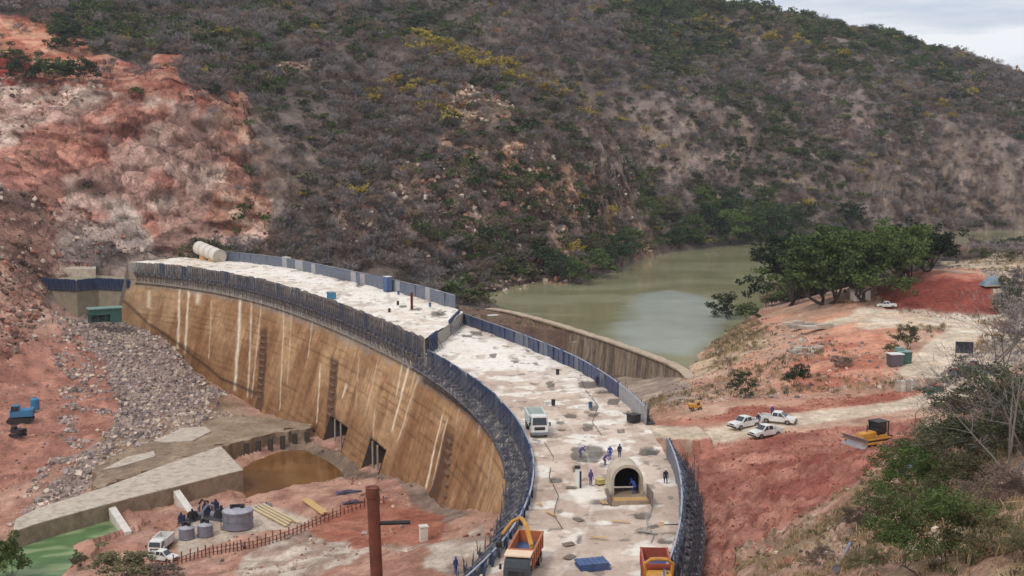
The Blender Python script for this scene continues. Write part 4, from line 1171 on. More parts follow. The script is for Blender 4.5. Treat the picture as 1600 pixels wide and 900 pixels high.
scatter('hillside_scrub', sp[mask], rot[mask], scl3[mask], kind[mask], protos, 'dense dry bushveld of grey, olive and yellow scrub covering the hills', 'scrub')

# --- rocks
def rock_mesh(seed, mat):
    R_ = np.random.default_rng(seed); bm = bmesh.new(); bmesh.ops.create_cube(bm, size=.85); bmesh.ops.bevel(bm, geom=[e for e in bm.edges if R_.random() < .45], offset=.16, segments=1, affect='EDGES')
    sc3 = R_.uniform(.6, 1.1, 3)
    for v in bm.verts:
        v.co = Vector([v.co[q] * sc3[q] * R_.uniform(.72, 1.2) for q in range(3)])
    me = bpy.data.meshes.new('rock'); bm.to_mesh(me); bm.free(); me.materials.append(mat)
    return bpy.data.objects.new('rock', me)


R_GREY = leaf_mat('rock_grey', (140, 126, 122), .8, 1.2, (168, 150, 142)); R_PINK = leaf_mat('rock_pink', (160, 116, 98), .8, 1.2, (150, 96, 78)); R_PALE = leaf_mat('rock_pale', (190, 170, 152), .8, 1.15, (200, 184, 168)); R_DARK = leaf_mat('rock_dark', (104, 84, 76), .8, 1.2, (120, 96, 84))


def rocks(name, w, n, seed, mats, smin, smax, label):
    p, a, b, R = sample(w.astype(float), n, seed)
    s = smin * (smax / smin) ** (R.uniform(0, 1, n) ** 2.6)
    s3 = s[:, None] * R.uniform(.7, 1.2, (n, 3)); p[:, 2] += s * .08
    va = [rock_mesh(seed + q, m) for q, m in enumerate([m for m in mats for _ in range(2)])]
    scatter(name, p, R.uniform(0, 6.28, (n, 3)), s3, R.integers(0, len(va), n), va, label, 'rocks')


indamR = (rr > rd(th) - 1.5) & (rr < ru(th) + 2) & (th > TH0 - .02) & (th < TH1)
free = ~indamR & (VZ < 200)
rocks('rubble_rocks', (rub | (valley & (fbm(XX / 5, YY / 5, 4, 602) > .1) & (sdist(XX, YY, [tuple(P(x, y, -25)[:2]) for x, y in [(90,520),(200,490),(360,640),(150,770),(30,800),(120,660)]]) < 3))) & free, 18000, 601, [leaf_mat('rubble_grey', (166, 150, 145), .8, 1.2, (176, 152, 142)), R_GREY, R_PALE], .14, 1.6, 'grey blasted rubble heaped below the left end of the dam')
rocks('quarry_talus', (quarry * sm(1.3, .6, gs) * .5 + zone([(-80,285),(70,300),(260,380),(70,470),(60,540),(-80,570)], 300, 460)) * free * (VZ > -18), 3000, 621, [R_PINK, R_PALE, R_DARK], .35, 2.6, 'pink and pale broken rock lying on the cut cliff')
rocks('bank_stones', bank & free | (valley & (fbm(XX / 12, YY / 12, 4, 640) > .0) & free & (sdist(XX, YY, PAD) > 1) & (sdist(XX, YY, POOL) > .5) & (sdist(XX, YY, POND) > .5)), 9000, 641, [R_PINK, R_PINK, R_PALE, R_GREY], .15, .9, 'loose stones strewn over the red valley floor below the dam')
rocks('spur_boulders', (cliffP | outcrop) & hill, 3000, 661, [R_PALE, R_PINK, R_DARK], .6, 3.2, 'boulders and ledges of tan rock on the spur above the river')
rocks('scree_stones', zone([(1540,420),(1640,420),(1640,560),(1500,610),(1440,610),(1480,580),(1560,520)], 190, 360) & free, 2500, 681, [R_GREY, R_PALE], .3, 1.5, 'pale scree beside the upper dirt road')
clr = (dR > .3)
rocks('red_clods', (redf * .5 + (zone([(1040,655),(1150,640),(1300,622),(1440,612),(1420,632),(1200,648)], 150, 240) | (spoil & (VZ < 5)))) * free * clr, 9000, 701, [R_PINK, leaf_mat('clod_red', (154, 90, 74), .85, 1.15, (170, 108, 90))], .1, .42, 'clods of red earth on the graded slopes')
rocks('shore_stones', zone([(1080,560),(1200,500),(1440,560),(1400,610),(1060,640),(940,600)], 180, 400) & free & clr & (VZ > WZ), 2500, 721, [R_PALE, R_PINK, R_GREY], .2, 1.1, 'stones scattered over the bare right bank')
rocks('hillside_stones', near & (YY > 22), 5000, 741, [R_PINK, R_PALE, R_DARK], .08, .6, 'stones on the dry slope at the near right')


# --- dry grass on the near slope and the banks
def tuft(seed, mat, h, n):
    R_ = np.random.default_rng(seed); C = np.c_[R_.normal(0, .16, (n, 2)), np.full(n, h * .42)]; D = np.c_[R_.normal(0, .35, (n, 2)), np.ones(n)]
    V_, F_ = cards(R_, C, h, .07, D=D); me = bpy.data.meshes.new('tuft'); me.from_pydata([tuple(v) for v in V_], [], [tuple(int(q) for q in f) for f in F_]); me.materials.append(mat)
    return bpy.data.objects.new('tuft', me)


gw = near * (YY > 22) * (.15 + sm(-.1, .3, fbm(XX / 5, YY / 5, 4, 801)))
p, a, b, R = sample(gw, 5000, 802); n = len(p); s = R.uniform(.5, 1.3, n)
tv = [tuft(810, L_DRY, .5, 22), tuft(811, L_DRY, .7, 26), tuft(812, L_OLIVE, .5, 24), tuft(813, L_GREEN, .45, 24)]
scatter('dry_grass', p, np.c_[np.zeros((n, 2)), R.uniform(0, 6.28, n)], np.repeat(s[:, None], 3, 1), R.choice(4, n, p=[.42, .28, .18, .12]), tv, 'tufts of dry grass on the near right slope', 'grass')
gw = ((rightb & (YY > 190)) * sm(.05, .3, fbm(XX / 16, YY / 16, 4, 803)) * clr * (VZ > WZ + .3)) * (~redf) * (~spoil) + zone([(1085,560),(1130,520),(1185,500),(1200,520),(1130,585)], 230, 400) * 1.5 + zone([(1480,395),(1620,385),(1620,440),(1560,420),(1470,412)], 340, 560) * .6
p, a, b, R = sample(gw * free, 5000, 804); n = len(p); s = R.uniform(.8, 2.4, n)
tv = [tuft(820, L_DRY, .6, 18), tuft(821, L_OLIVE, .6, 18), tuft(822, L_DRY, .5, 18)]
scatter('bank_grass', p, np.c_[np.zeros((n, 2)), R.uniform(0, 6.28, n)], np.repeat(s[:, None], 3, 1), R.integers(0, 3, n), tv, 'thin dry grass on the right bank', 'grass')

# ================================================================== TREES AND SHRUBS ONE CAN TELL APART
def px_size(pt, px): return px * (pt.y * cP - (pt.z - H) * sP) / F


# big acacias on the right bank
shared = {}
def plant(x, y, wpx, hpx, name, mat, tmat, label, cat, group, seed, var=2, y0=20, at=None, sink=.1, **kw):
    pt = at or G(x, y, y0); w_ = px_size(pt, wpx); h_ = px_size(pt, hpx)
    key = (name, mat.name, seed % var)
    if key not in shared:
        shared[key] = (thing_tree(name, 900 + seed % var + len(shared) * 7, mat, tmat, label, cat, (0, 0, 0), h=10, w=10, **kw), True); o = shared[key][0]
    else: o = copy_tree(shared[key][0], label=label, group=group)
    if group: o['group'] = group
    o.location = pt - Vector((0, 0, sink)); o.rotation_euler = (0, 0, seed * 1.7); o.scale = (w_ / 10, w_ / 10, h_ / 10)
    return o


ac = dict(th=.14, limbs=18, clumps=4, per=34, leaf=.44, aspect=.65, tr=.28, crad=.15, multi=3, sides=5, low=.95)
for k, (x, y, w_, h_, mt, lb) in enumerate([
    (1234, 478, 100, 106, L_DARK, 'broad dark green riverbank tree nearest the water, at the river side of the grove'),
    (1292, 474, 120, 100, L_GREEN, 'broad green riverbank tree behind the grey concrete slabs'),
    (1352, 470, 104, 98, L_GREEN, 'green riverbank tree just behind the small white hut'),
    (1335, 452, 110, 92, L_LUSH, 'lighter green tree in the middle of the riverbank grove'),
    (1405, 445, 90, 85, L_GREEN, 'green riverbank tree in front of the red spoil bank top'),
    (1446, 424, 84, 72, L_DARK, 'dark green tree at the far end of the grove over the red spoil bank'),
    (1258, 452, 100, 84, L_LUSH, 'lighter green tree behind the broad riverbank trees near the water')]):
    plant(x, y, w_, h_, 'riverbank_tree', mt, bark_dark, lb, 'tree', 'grove of trees on the right riverbank', k, 2, 200, **ac)
bu = dict(th=.12, limbs=12, clumps=4, per=26, leaf=.55, aspect=.6, tr=.14, crad=.17, multi=3, sides=3, low=.9)
for k, (x, y, w_, h_, mt, lb) in enumerate([
    (1132, 503, 52, 42, L_DARK, 'round dark green bush standing at the water edge of the right bank'),
    (1168, 502, 40, 30, L_GREEN, 'low green bush beside the round dark bush at the water edge'),
    (1158, 622, 42, 40, L_DARK, 'dark bush on the bare ground above the parked white pickups'),
    (1245, 604, 46, 36, L_DARK, 'dark spreading bush between the scrap rubble and the dirt road'),
    (1418, 546, 40, 40, L_OLIVE, 'olive bush on the red island between the upper road bends'),
    (1392, 556, 26, 22, L_OLIVE, 'small olive bush behind the green skips'),
    (1316, 572, 40, 18, L_BROWN, 'dry brown bush on the orange earth'),
    (1528, 404, 40, 18, L_GREEN, 'green bush on the far bank beyond the red spoil heap'),
    (1575, 408, 40, 18, L_OLIVE, 'olive bush at the far bank beside the green one by the river')]):
    plant(x, y, w_, h_, 'bank_bush', mt, bark_dark, lb, 'bush', 'bushes on the right bank', k, 2, 150, crown='foliage', trunk='stem', **bu)
for k, (x, y, w_, h_, mt) in enumerate([(858,428,50,44,L_DARK),(885,440,52,36,L_DARK),(908,446,44,40,L_GREEN),(935,436,56,48,L_GREEN),(950,418,54,46,L_DARK),(972,408,50,50,L_DARK),(988,402,40,44,L_GREEN),(925,410,44,40,L_OLIVE),(845,405,40,34,L_OLIVE),(1010,400,34,28,L_OLIVE)]):
    plant(x, y, w_, h_, 'shore_bush', mt, bark_dark, {'leaves_dark': 'dark green', 'leaves_green': 'mid green', 'leaves_olive': 'olive'}[mt.name] + ' bush crowding the far shore of the river below the cliffs', 'bush', 'bushes along the far river shore', k, 2, 380, crown='foliage', trunk='stem', **bu)
for k, (x, y, w_, h_, mt) in enumerate([(1048,390,46,34,L_DARK),(1082,384,50,44,L_GREEN),(1112,372,54,52,L_DARK),(1142,378,56,56,L_LUSH),(1172,374,60,60,L_GREEN),(1205,372,60,58,L_DARK),(1232,368,46,46,L_LUSH),(1192,340,50,46,L_GREEN),(1140,338,50,44,L_DARK),(1100,335,44,40,L_GREEN),(1326,352,60,34,L_DARK),(1040,345,40,40,L_OLIVE),(1010,350,40,40,L_GREEN)]):
    plant(x, y, w_, h_, 'far_bank_tree', mt, bark_dark, {'leaves_dark': 'dark green', 'leaves_green': 'mid green', 'leaves_lush': 'fresh green', 'leaves_olive': 'olive'}[mt.name] + ' leafy tree in the thicket on the far bank where the river bends', 'tree', 'thicket of trees at the river bend', k, 2, 480, **bu)
for k, (x, y, w_, h_) in enumerate([(1108,18,40,24),(1213,32,20,16),(1430,82,22,16),(1456,88,18,18),(1530,106,24,18),(1332,58,18,14),(1300,52,16,14),(1578,124,22,18),(1392,72,16,14),(1250,42,14,12)]):
    plant(x, y, w_, h_, 'skyline_tree', L_DARK if k % 2 else L_OLIVE, bark_dark, 'wide flat-topped tree alone against the sky at the top of the ridge' if k == 0 else 'small round-topped tree on the skyline of the right-hand ridge', 'tree', 'trees on the skyline', k, 2, 700, at=Vector(PY(x, y, 945 + max(0, (x - 1250)) * .08)), sink=1.5, th=.5, limbs=8, clumps=3, per=16, leaf=.9, aspect=.7, tr=.25, crad=.2, sides=3, flat=.6)
for k, (x, y, w_, h_) in enumerate([(45,128,66,38),(85,132,76,42),(125,130,60,40),(20,100,40,26),(110,82,54,26),(215,152,24,18),(335,155,26,26),(90,60,40,24),(135,300,14,16)]):
    plant(x, y, w_, h_, 'ledge_bush', L_DARK if k % 2 == 0 else L_GREEN, bark_dark, 'dark green bush on the ledges over the red quarry cliff', 'bush', 'bushes on the quarry ledges', k, 2, 380, crown='foliage', trunk='stem', **bu)
for k, (x, y, w_, h_, mt, lb) in enumerate([(8, 910, 60, 80, L_GREEN, 'green bush in the corner beside the green pond'), (195, 905, 100, 46, L_OLIVE, 'wide olive bush on the slope below the parked white trucks'), (125, 890, 26, 32, L_OLIVE, 'small olive bush at the tip of the green pond'), (255, 903, 60, 26, L_BROWN, 'dry brown bush beside the wide olive bush')]):
    plant(x, y, w_, h_, 'valley_bush', mt, bark_dark, lb, 'bush', 'bushes by the green pond', k, 2, 60, crown='foliage', trunk='stem', th=.12, limbs=12, clumps=4, per=40, leaf=.55, aspect=.55, tr=.1, crad=.17, multi=3, sides=3, low=.9)

for k, (x, y, w_, h_, mt) in enumerate([(1562,492,34,24,L_OLIVE),(1572,472,34,24,L_GREY),(1590,505,44,34,L_GREY),(1585,480,40,30,L_SAGE),(1598,455,40,34,L_GREY),(1570,452,26,20,L_OLIVE),(1592,535,46,36,L_GREY),(1566,520,30,20,L_BROWN)]):
    plant(x, y, w_, h_, 'scree_bush', mt, bark, {'twigs_grey': 'bare grey', 'leaves_olive': 'olive', 'leaves_sage': 'sage-grey', 'twigs_brown': 'dry brown'}[mt.name] + ' bush on the pale scree at the right edge by the red spoil bank', 'bush', 'bushes on the scree', k, 2, 190, crown='foliage', trunk='stem', **bu)
# near right slope
nb = dict(th=.15, limbs=14, clumps=4, per=48, leaf=.40, aspect=.36, tr=.10, crad=.16, multi=3, sides=4, low=.9)
NB = [(1440,890,150,130,L_GREEN,'leafy green bush lowest on the near slope'),(1530,872,100,90,L_OLIVE,'olive bush beside the lowest leafy bush on the near slope'),(1395,842,80,80,L_OLIVE,'thin olive bush at the edge of the near slope over the red field'),(1428,790,110,90,L_LUSH,'fresh green bush halfway down the near slope'),(1492,806,110,96,L_OLIVE,'dense olive bush halfway down the near slope, beside the fresh green one'),
      (1440,742,110,60,L_SAGE,'sage-grey bush at the brow of the near slope below the bulldozer'),(1500,730,130,92,L_SAGE,'spreading sage-grey bush behind the plastic pipe on the near slope'),(1565,712,150,105,L_SAGE,'large sage-grey bush high on the near slope'),(1606,668,150,105,L_SAGE,'large sage-grey bush highest at the edge of the near slope'),(1525,682,120,70,L_OLIVE,'olive bush at the brow of the near slope below the scree'),(1592,880,60,60,L_OLIVE,'small olive bush among stones in the near corner'),(1350,895,60,40,L_OLIVE,'low olive bush by the grey pipe at the bottom edge'),(1285,890,44,34,L_BROWN,'dry brown bush at the foot of the near slope'),(1340,830,50,36,L_BROWN,'dry brown bush on the brow over the red field'),(1560,790,90,60,L_BROWN,'dry brown bush in the middle of the stony near slope')]
for k, (x, y, w_, h_, mt, lb) in enumerate(NB):
    plant(x, y, w_, h_, 'slope_bush', mt, bark_dark, lb, 'bush', 'bushes on the near right slope', k, 1, 20, crown='foliage', trunk='stem', **nb)
# thin grey trees at the right edge, branching over the road
tw = dict(th=.28, limbs=11, clumps=2, per=24, leaf=.75, aspect=.045, tr=.16, twig=True, crad=.22, multi=2, sides=5, low=.3)
for k, (x, y, w_, h_, lb) in enumerate([(1592,760,270,200,'bare grey tree at the right edge spreading thin branches over the dirt road'),(1600,610,160,150,'bare grey tree on the brow beside the scree and upper road'),(1556,668,170,130,'low bare tree on the brow behind the large sage bush'),(1480,700,120,90,'low bare shrub tree at the brow nearest the bulldozer')]):
    plant(x, y, w_, h_, 'bare_tree', L_GREY, bark, lb, 'tree', 'bare trees on the near right slope', k, 3, 20, **tw)
# ================================================================== BUILT THINGS
conc = M('pale_concrete', (190, 176, 160), .9, var=.2, scale=.8, dirt=(132, 112, 94), dirt_amt=.7, bmp=.3)
concd = M('stained_wall_concrete', (150, 132, 112), .9, var=.35, scale=.6, dirt=(104, 84, 66), dirt_amt=.6, bmp=.2)
concw = M('white_concrete', (214, 206, 196), .85, var=.12, scale=1.2, dirt=(168, 150, 132), dirt_amt=.4)
white = M('white_paint', (222, 221, 218), .4, var=.07, scale=2, dirt=(186, 164, 144), dirt_amt=.55, spec=.5)
glass = M('dark_glass', (34, 42, 48), .12, var=.2, scale=1, spec=.8)
rubber = M('black_rubber', (38, 36, 36), .85, var=.3, scale=4, dirt=(120, 96, 80), dirt_amt=.4)
rim = M('steel_rim', (140, 138, 136), .45, .6, var=.2, scale=6)
blackm = M('black_steel', (44, 44, 48), .55, .3, var=.3, scale=2, dirt=(110, 90, 78), dirt_amt=.4)
yellow = M('machine_yellow', (204, 146, 56), .6, var=.2, scale=1.8, dirt=(156, 110, 82), dirt_amt=.75)
orange = M('tipper_orange', (182, 104, 62), .7, var=.25, scale=1.6, dirt=(158, 122, 100), dirt_amt=.8)
rustred = M('skip_red', (170, 82, 62), .6, var=.2, scale=1.2, dirt=(120, 70, 58), dirt_amt=.5)
bluem = M('blue_sheet', (66, 88, 132), .6, var=.3, scale=1.4, dirt=(110, 116, 130), dirt_amt=.5)
blueo = M('overall_blue', (54, 74, 140), .9, var=.2, scale=4)
purple = M('overall_purple', (88, 76, 128), .9, var=.2, scale=4)
navy = M('overall_navy', (42, 44, 74), .9, var=.2, scale=4)
skin = M('skin_brown', (92, 62, 48), .6, var=.08, scale=6)
hatw = M('helmet_white', (226, 222, 214), .4, var=.05, scale=3)
hatb = M('helmet_blue', (60, 92, 170), .4, var=.05, scale=3)
boots = M('boots_black', (36, 32, 32), .8, var=.2, scale=5)
greens = M('green_steel', (48, 92, 84), .55, .1, var=.2, scale=1.5, dirt=(104, 110, 98), dirt_amt=.4)
greenr = M('green_roof', (122, 150, 142), .55, var=.15, scale=1.5, dirt=(160, 160, 150), dirt_amt=.4)
greyt = M('grey_tank', (132, 130, 142), .5, .1, var=.15, scale=1.4, dirt=(96, 92, 98), dirt_amt=.5)
timber = M('fresh_timber', (206, 168, 112), .85, var=.2, scale=3, dirt=(160, 124, 84), dirt_amt=.4)
rusty = M('rusty_pipe', (122, 66, 50), .8, .2, var=.3, scale=2.2, dirt=(84, 50, 42), dirt_amt=.6, bmp=.25)
teal = M('machine_blue', (52, 120, 160), .5, var=.15, scale=1.5, dirt=(110, 110, 110), dirt_amt=.35)
tarp = M('grey_blue_tarp', (120, 138, 148), .7, var=.2, scale=1.5, bmp=.3)
cream = M('cream_paint', (232, 202, 172), .5, var=.1, scale=1.4, dirt=(190, 140, 104), dirt_amt=.45)
lamp_m = M('headlight', (220, 226, 230), .15, var=.05, scale=3, spec=.8)
palegreen = M('tipper_pale', (196, 208, 204), .45, var=.08, scale=1.4, dirt=(164, 160, 150), dirt_amt=.45)


# ------------------------------------------------------------------ walls and slabs
def path_wall(name, mat, parent, pts, thick, zb, jag=0):
    """wall along (x,y,ztop) points"""
    mb = MB(); n = len(pts); vs = []; fs = []
    for k, p in enumerate(pts):
        a = np.array(pts[max(k - 1, 0)][:2]); b = np.array(pts[min(k + 1, n - 1)][:2]); d = (b - a) / (np.hypot(*(b - a)) + 1e-9); nn = np.array([-d[1], d[0]]) * thick / 2
        for s_, z in ((1, zb), (-1, zb), (-1, p[2]), (1, p[2])): vs.append((p[0] + nn[0] * s_, p[1] + nn[1] * s_, z))
        if k:
            b4 = 4 * k; a4 = b4 - 4
            fs += [(a4 + i, b4 + i, b4 + (i + 1) % 4, a4 + (i + 1) % 4) for i in range(4)]
    fs += [(3, 2, 1, 0), (4 * n - 4, 4 * n - 3, 4 * n - 2, 4 * n - 1)]
    mb.add(vs, fs); return mb.build(name, mat, parent)


# coffer wall in the river
cp = [P(x, y, -10.5) for x, y in [(760,482),(790,486),(840,499),(900,517),(950,533),(1000,551),(1040,566),(1066,580),(1082,594)]]
cs = np.r_[0, np.cumsum([np.hypot(*(b - a)[:2]) for a, b in zip(cp[:-1], cp[1:])])]
sg = np.arange(0, cs[-1], .5); zz = np.linspace(0, 1, 26)
cx = np.interp(sg, cs, [p[0] for p in cp]); cyy = np.interp(sg, cs, [p[1] for p in cp])
ztop = -10.5 - 2.2 * sm(cs[-1] - 14, cs[-1], sg) + .25 * fbm(sg / 3, sg * 0, 3, 901)
SG, ZK = np.meshgrid(sg, zz); CZt = ztop[None] * ZK + (-20) * (1 - ZK)
tx = np.gradient(cx); ty = np.gradient(cyy); tl_ = np.hypot(tx, ty); nxv, nyv = ty / tl_, -tx / tl_
sgn = np.sign(nyv.mean()) * -1
out_ = (1 - ZK) * 1.0 + .12 * fbm(SG / 1.2, CZt / 1.2, 3, 902)
CX = cx[None] + nxv[None] * sgn * out_; CY_ = cyy[None] + nyv[None] * sgn * out_
k1 = sm(-.25, .3, fbm(SG / 1.1, CZt / 9, 4, 903))[..., None]; cc = lin(146, 124, 102) * (1 - k1) + lin(98, 80, 66) * k1
k2 = sm(.1, .35, fbm(SG / .7 + 9, CZt / 8, 3, 904))[..., None] * .6; cc = cc * (1 - k2) + lin(180, 160, 138) * k2
k3 = sm(-.6, 0, CZt - ztop[None])[..., None]; cc = cc * (1 - k3) + lin(182, 160, 136) * k3
k4 = sm(38, 60, SG + 6 * fbm(SG / 3, CZt / 3, 3, 905))[..., None] * .25; cc = cc * (1 - k4) + lin(120, 116, 110) * k4
coffer = empty('coffer_wall', (0, 0, 0), 0, 'streaked brown concrete coffer wall holding back the river behind the dam', 'wall'); coffer['kind'] = 'thing'
n = len(sg); ii = (np.arange(25)[:, None] * n + np.arange(n - 1)[None]).ravel()
mesh_np('wall_face', np.stack([CX, CY_, CZt], -1).reshape(-1, 3), np.stack([ii + 1, ii, ii + n, ii + n + 1], 1), face_mat, cc.reshape(-1, 3), smooth=True, parent=coffer)
path_wall('wall_core', concd, coffer, [(x - a * sgn * .75, y - b * sgn * .75, z - .06) for x, y, z, a, b in list(zip(cx, cyy, ztop, nxv, nyv))[::4]], 1.6, -20)
path_wall('capping', M('pale_capping', (176, 156, 134), .9, var=.3, scale=.8), coffer, [(x - a * sgn * .8, y - b * sgn * .8, z + .12) for x, y, z, a, b in list(zip(cx, cyy, ztop, nxv, nyv))[::4]], 2.6, -10.8)
pt = P(985, 583, -17.2); bx_ = empty('outlet_box', pt, .4, 'small dark concrete outlet box at the foot of the coffer wall', 'outlet')
mb = MB(); mb.box((0, 0, 1.0), (.4, 2.4, 3.4)); mb.box((2.4, 0, 1.0), (.4, 2.4, 3.4)); mb.box((1.2, 0, 2.75), (3.2, 2.6, .3)); mb.build('frame', concd, bx_); mb = MB(); mb.box((1.2, .6, .9), (2.0, .3, 3.0)); mb.build('gate_plate', blackm, bx_)

# left abutment block, stepping down beside the cliff
ab = empty('abutment_block', tuple(P(120, 455, -2)), 0, 'stepped grey concrete abutment block at the far left end of the dam', 'abutment')
bz = P(120, 455, -2)
def rel(p): return (p[0] - bz[0], p[1] - bz[1])
far_d = (*dxy(TH1 - .004, rd(TH1) - .6),)
w0 = PY(120, 455, 392); w1 = PY(66, 442, 398)
front = [far_d, tuple(PY(152, 452, 398)[:2]), tuple(w0[:2]), tuple(w1[:2])]
back = [tuple(PY(60, 425, 402)[:2]), tuple(PY(150, 405, 412)[:2]), (*dxy(TH1, rd(TH1) + 9),)]
mb = MB(); mb.prism([rel(p) for p in front + back], -22, -3.4); o = mb.build('lower_block', M('abutment_concrete', (150, 138, 116), .9, var=.25, scale=.35, dirt=(112, 98, 80), dirt_amt=.6), ab); o.location = (0, 0, 2)
fr2 = [tuple(PY(150, 440, 404)[:2]), tuple(PY(96, 436, 408)[:2]), tuple(PY(92, 420, 422)[:2]), tuple(PY(150, 405, 426)[:2])]
mb = MB(); mb.prism([rel(p) for p in fr2], -6, -.5); o = mb.build('upper_block', conc, ab); o.location = (0, 0, 2)
fwk = tag(empty('formwork_run', tuple(bz), 0, 'navy formwork run along the stepped abutment block at the far left end', 'formwork', 'runs of steel formwork along the crest'), kind='thing')
pts = [np.array(p) for p in front]
for k in range(3):
    a, b = pts[k], pts[k + 1]; L = np.hypot(*(b - a)); m_ = max(1, int(round(L / 2.6))); me = panel_mesh('panel', L / m_, 3.9, steel_navy, 1)
    for q in range(m_):
        c_ = a + (b - a) * (q + .5) / m_; o = bpy.data.objects.new('panel', me); COL.objects.link(o); o.parent = fwk; d = (b - a) / L
        nrm = np.array([-d[1], d[0]]); nrm = nrm if nrm[1] < 0 else -nrm
        o.location = (c_[0] - bz[0] + nrm[0] * .3, c_[1] - bz[1] + nrm[1] * .3, -4.9 + .1 * (q % 2)); o.rotation_euler = (0, 0, math.atan2(nrm[1], nrm[0]))

# stilling structures on the valley floor
def xyz(x, y, z): return tuple(P(x, y, z)[:2])


wall1 = empty('training_wall', (0, 0, 0), 0, 'long broad-topped concrete training wall between the pool and the green pond', 'wall'); wall1['kind'] = 'thing'
ZW = -24.6
poly = [xyz(380, 735, ZW), xyz(345, 698, ZW), xyz(250, 730, ZW), xyz(165, 762, ZW), xyz(60, 795, ZW), xyz(25, 812, ZW), xyz(20, 832, ZW), xyz(62, 818, ZW), xyz(170, 788, ZW), xyz(280, 760, ZW)]
mb = MB(); mb.prism(poly, -31, ZW); mb.build('wall_body', concd, wall1)
ins = np.array(poly).mean(0); mb = MB(); mb.prism([tuple(p) for p in np.array(poly)], ZW + .003, ZW + .16); mb.build('top_screed', conc, wall1)
led = empty('rock_ledge', (0, 0, 0), 0, 'broad brown concrete ledge between the rubble slope and the training wall', 'ledge'); led['kind'] = 'thing'
ZL = -25.6
poly = [xyz(143, 735, ZL), xyz(190, 705, ZL), xyz(265, 682, ZL), xyz(345, 650, ZL), xyz(420, 652, ZL), xyz(488, 662, ZL), xyz(488, 668, ZL), xyz(430, 676, ZL), xyz(372, 690, ZL), xyz(345, 697, ZL), xyz(250, 728, ZL), xyz(150, 762, ZL)]
def rough_poly(poly, step=1.4, amp=.8, seed=3):
    out_p = []; R_ = random.Random(seed)
    for (x1, y1), (x2, y2) in zip(poly, poly[1:] + poly[:1]):
        k_ = max(1, int(math.hypot(x2 - x1, y2 - y1) / step))
        for q in range(k_): out_p.append((x1 + (x2 - x1) * q / k_ + R_.uniform(-amp, amp) * (q > 0), y1 + (y2 - y1) * q / k_ + R_.uniform(-amp, amp) * (q > 0)))
    return out_p


ledm, nt_, b_ = new_mat('brown_ledge')
c_ = ramp(nt_, noise(nt_, .12, 6, .7), [(.32, lin(112, 92, 74)), (.5, lin(150, 126, 102)), (.68, lin(178, 156, 132))]); c_ = mixc(nt_, c_, ramp(nt_, noise(nt_, .9, 6, .75), [(.3, .6), (.7, 1.3)]), 1.0, 'MULTIPLY'); c_ = mixc(nt_, c_, ramp(nt_, noise(nt_, 5, 4, .7), [(.3, .75), (.7, 1.2)]), 1.0, 'MULTIPLY')
nt_.links.new(c_, b_.inputs['Base Color']); b_.inputs['Roughness'].default_value = .85; bump(nt_, b_, noise(nt_, .9, 6, .75), .8, .4)
topg = np.array(rough_poly(poly)); gx, gy = np.meshgrid(np.arange(topg[:, 0].min(), topg[:, 0].max(), .8), np.arange(topg[:, 1].min(), topg[:, 1].max(), .8))
mb = MB(); mb.prism([tuple(p) for p in topg], -31, [ZL - .35 + .5 * float(vn2(p[0] / 2, p[1] / 2, 5)) for p in topg]); mb.build('ledge_body', ledm, led)
ing = sdist(gx, gy, [tuple(p) for p in topg]) < -.9; n = gx.shape[1]; i, j = np.nonzero(ing[:-1, :-1] & ing[1:, 1:] & ing[1:, :-1] & ing[:-1, 1:]); a_ = i * n + j
mesh_np('ledge_surface', np.stack([gx, gy, ZL - .12 + .35 * fbm(gx / 5, gy / 5, 4, 77) + .2 * fbm(gx / 1.4, gy / 1.4, 3, 78)], -1).reshape(-1, 3), np.stack([a_, a_ + 1, a_ + n + 1, a_ + n], 1), ledm, smooth=True, parent=led)
mb = MB(); mb.prism([xyz(240, 690, ZL), xyz(285, 670, ZL), xyz(320, 668, ZL), xyz(330, 675, ZL), xyz(300, 690, ZL), xyz(260, 692, ZL)], ZL - .3, ZL + .22); mb.build('pale_screed', conc, led)
mb = MB(); mb.prism([xyz(160, 735, ZL), xyz(200, 715, ZL), xyz(240, 706, ZL), xyz(243, 714, ZL), xyz(190, 730, ZL)], ZL - .3, ZL + .22); mb.build('pale_screed', conc, led)
for k in range(6):
    x = 385 + k * 19; a = P(x, 690 - k * 3.6, ZL); mb = MB(); mb.box((a[0], a[1] - .5, -27.6), (1.1, .7, 3.6)); mb.build('edge_pier', dark_conc, led)
for (a, b, lb) in (((272, 762), (300, 802), 'white dividing wall nearer the pump tanks'), ((170, 786), (200, 832), 'white dividing wall standing in the end of the green pond')):
    A = P(*a, -25.2); B = P(*b, -26.6); r = empty('dividing_wall', (0, 0, 0), 0, lb, 'wall', 'dividing walls below the training wall'); r['kind'] = 'thing'
    path_wall('wall_body', concw, r, [tuple(A), tuple(A * .5 + B * .5), tuple(B)], 1.1, -31)
    path_wall('coping', concw, r, [(A[0], A[1], A[2] + .15), (B[0], B[1], B[2] + .15)], 1.35, min(A[2], B[2]) + .002)


# ------------------------------------------------------------------ vehicles
def wheel(parent, x, y, r, w, side):
    mb = MB(); mb.cyl((x, y - w / 2, r), (x, y + w / 2, r), r, n=16); o = mb.build('tyre', rubber, parent)
    mb = MB(); yy = y + side * w / 2; mb.cyl((x, yy - side * .02, r), (x, yy + side * .025, r), r * .58, n=12); mb.build('rim', rim, o)


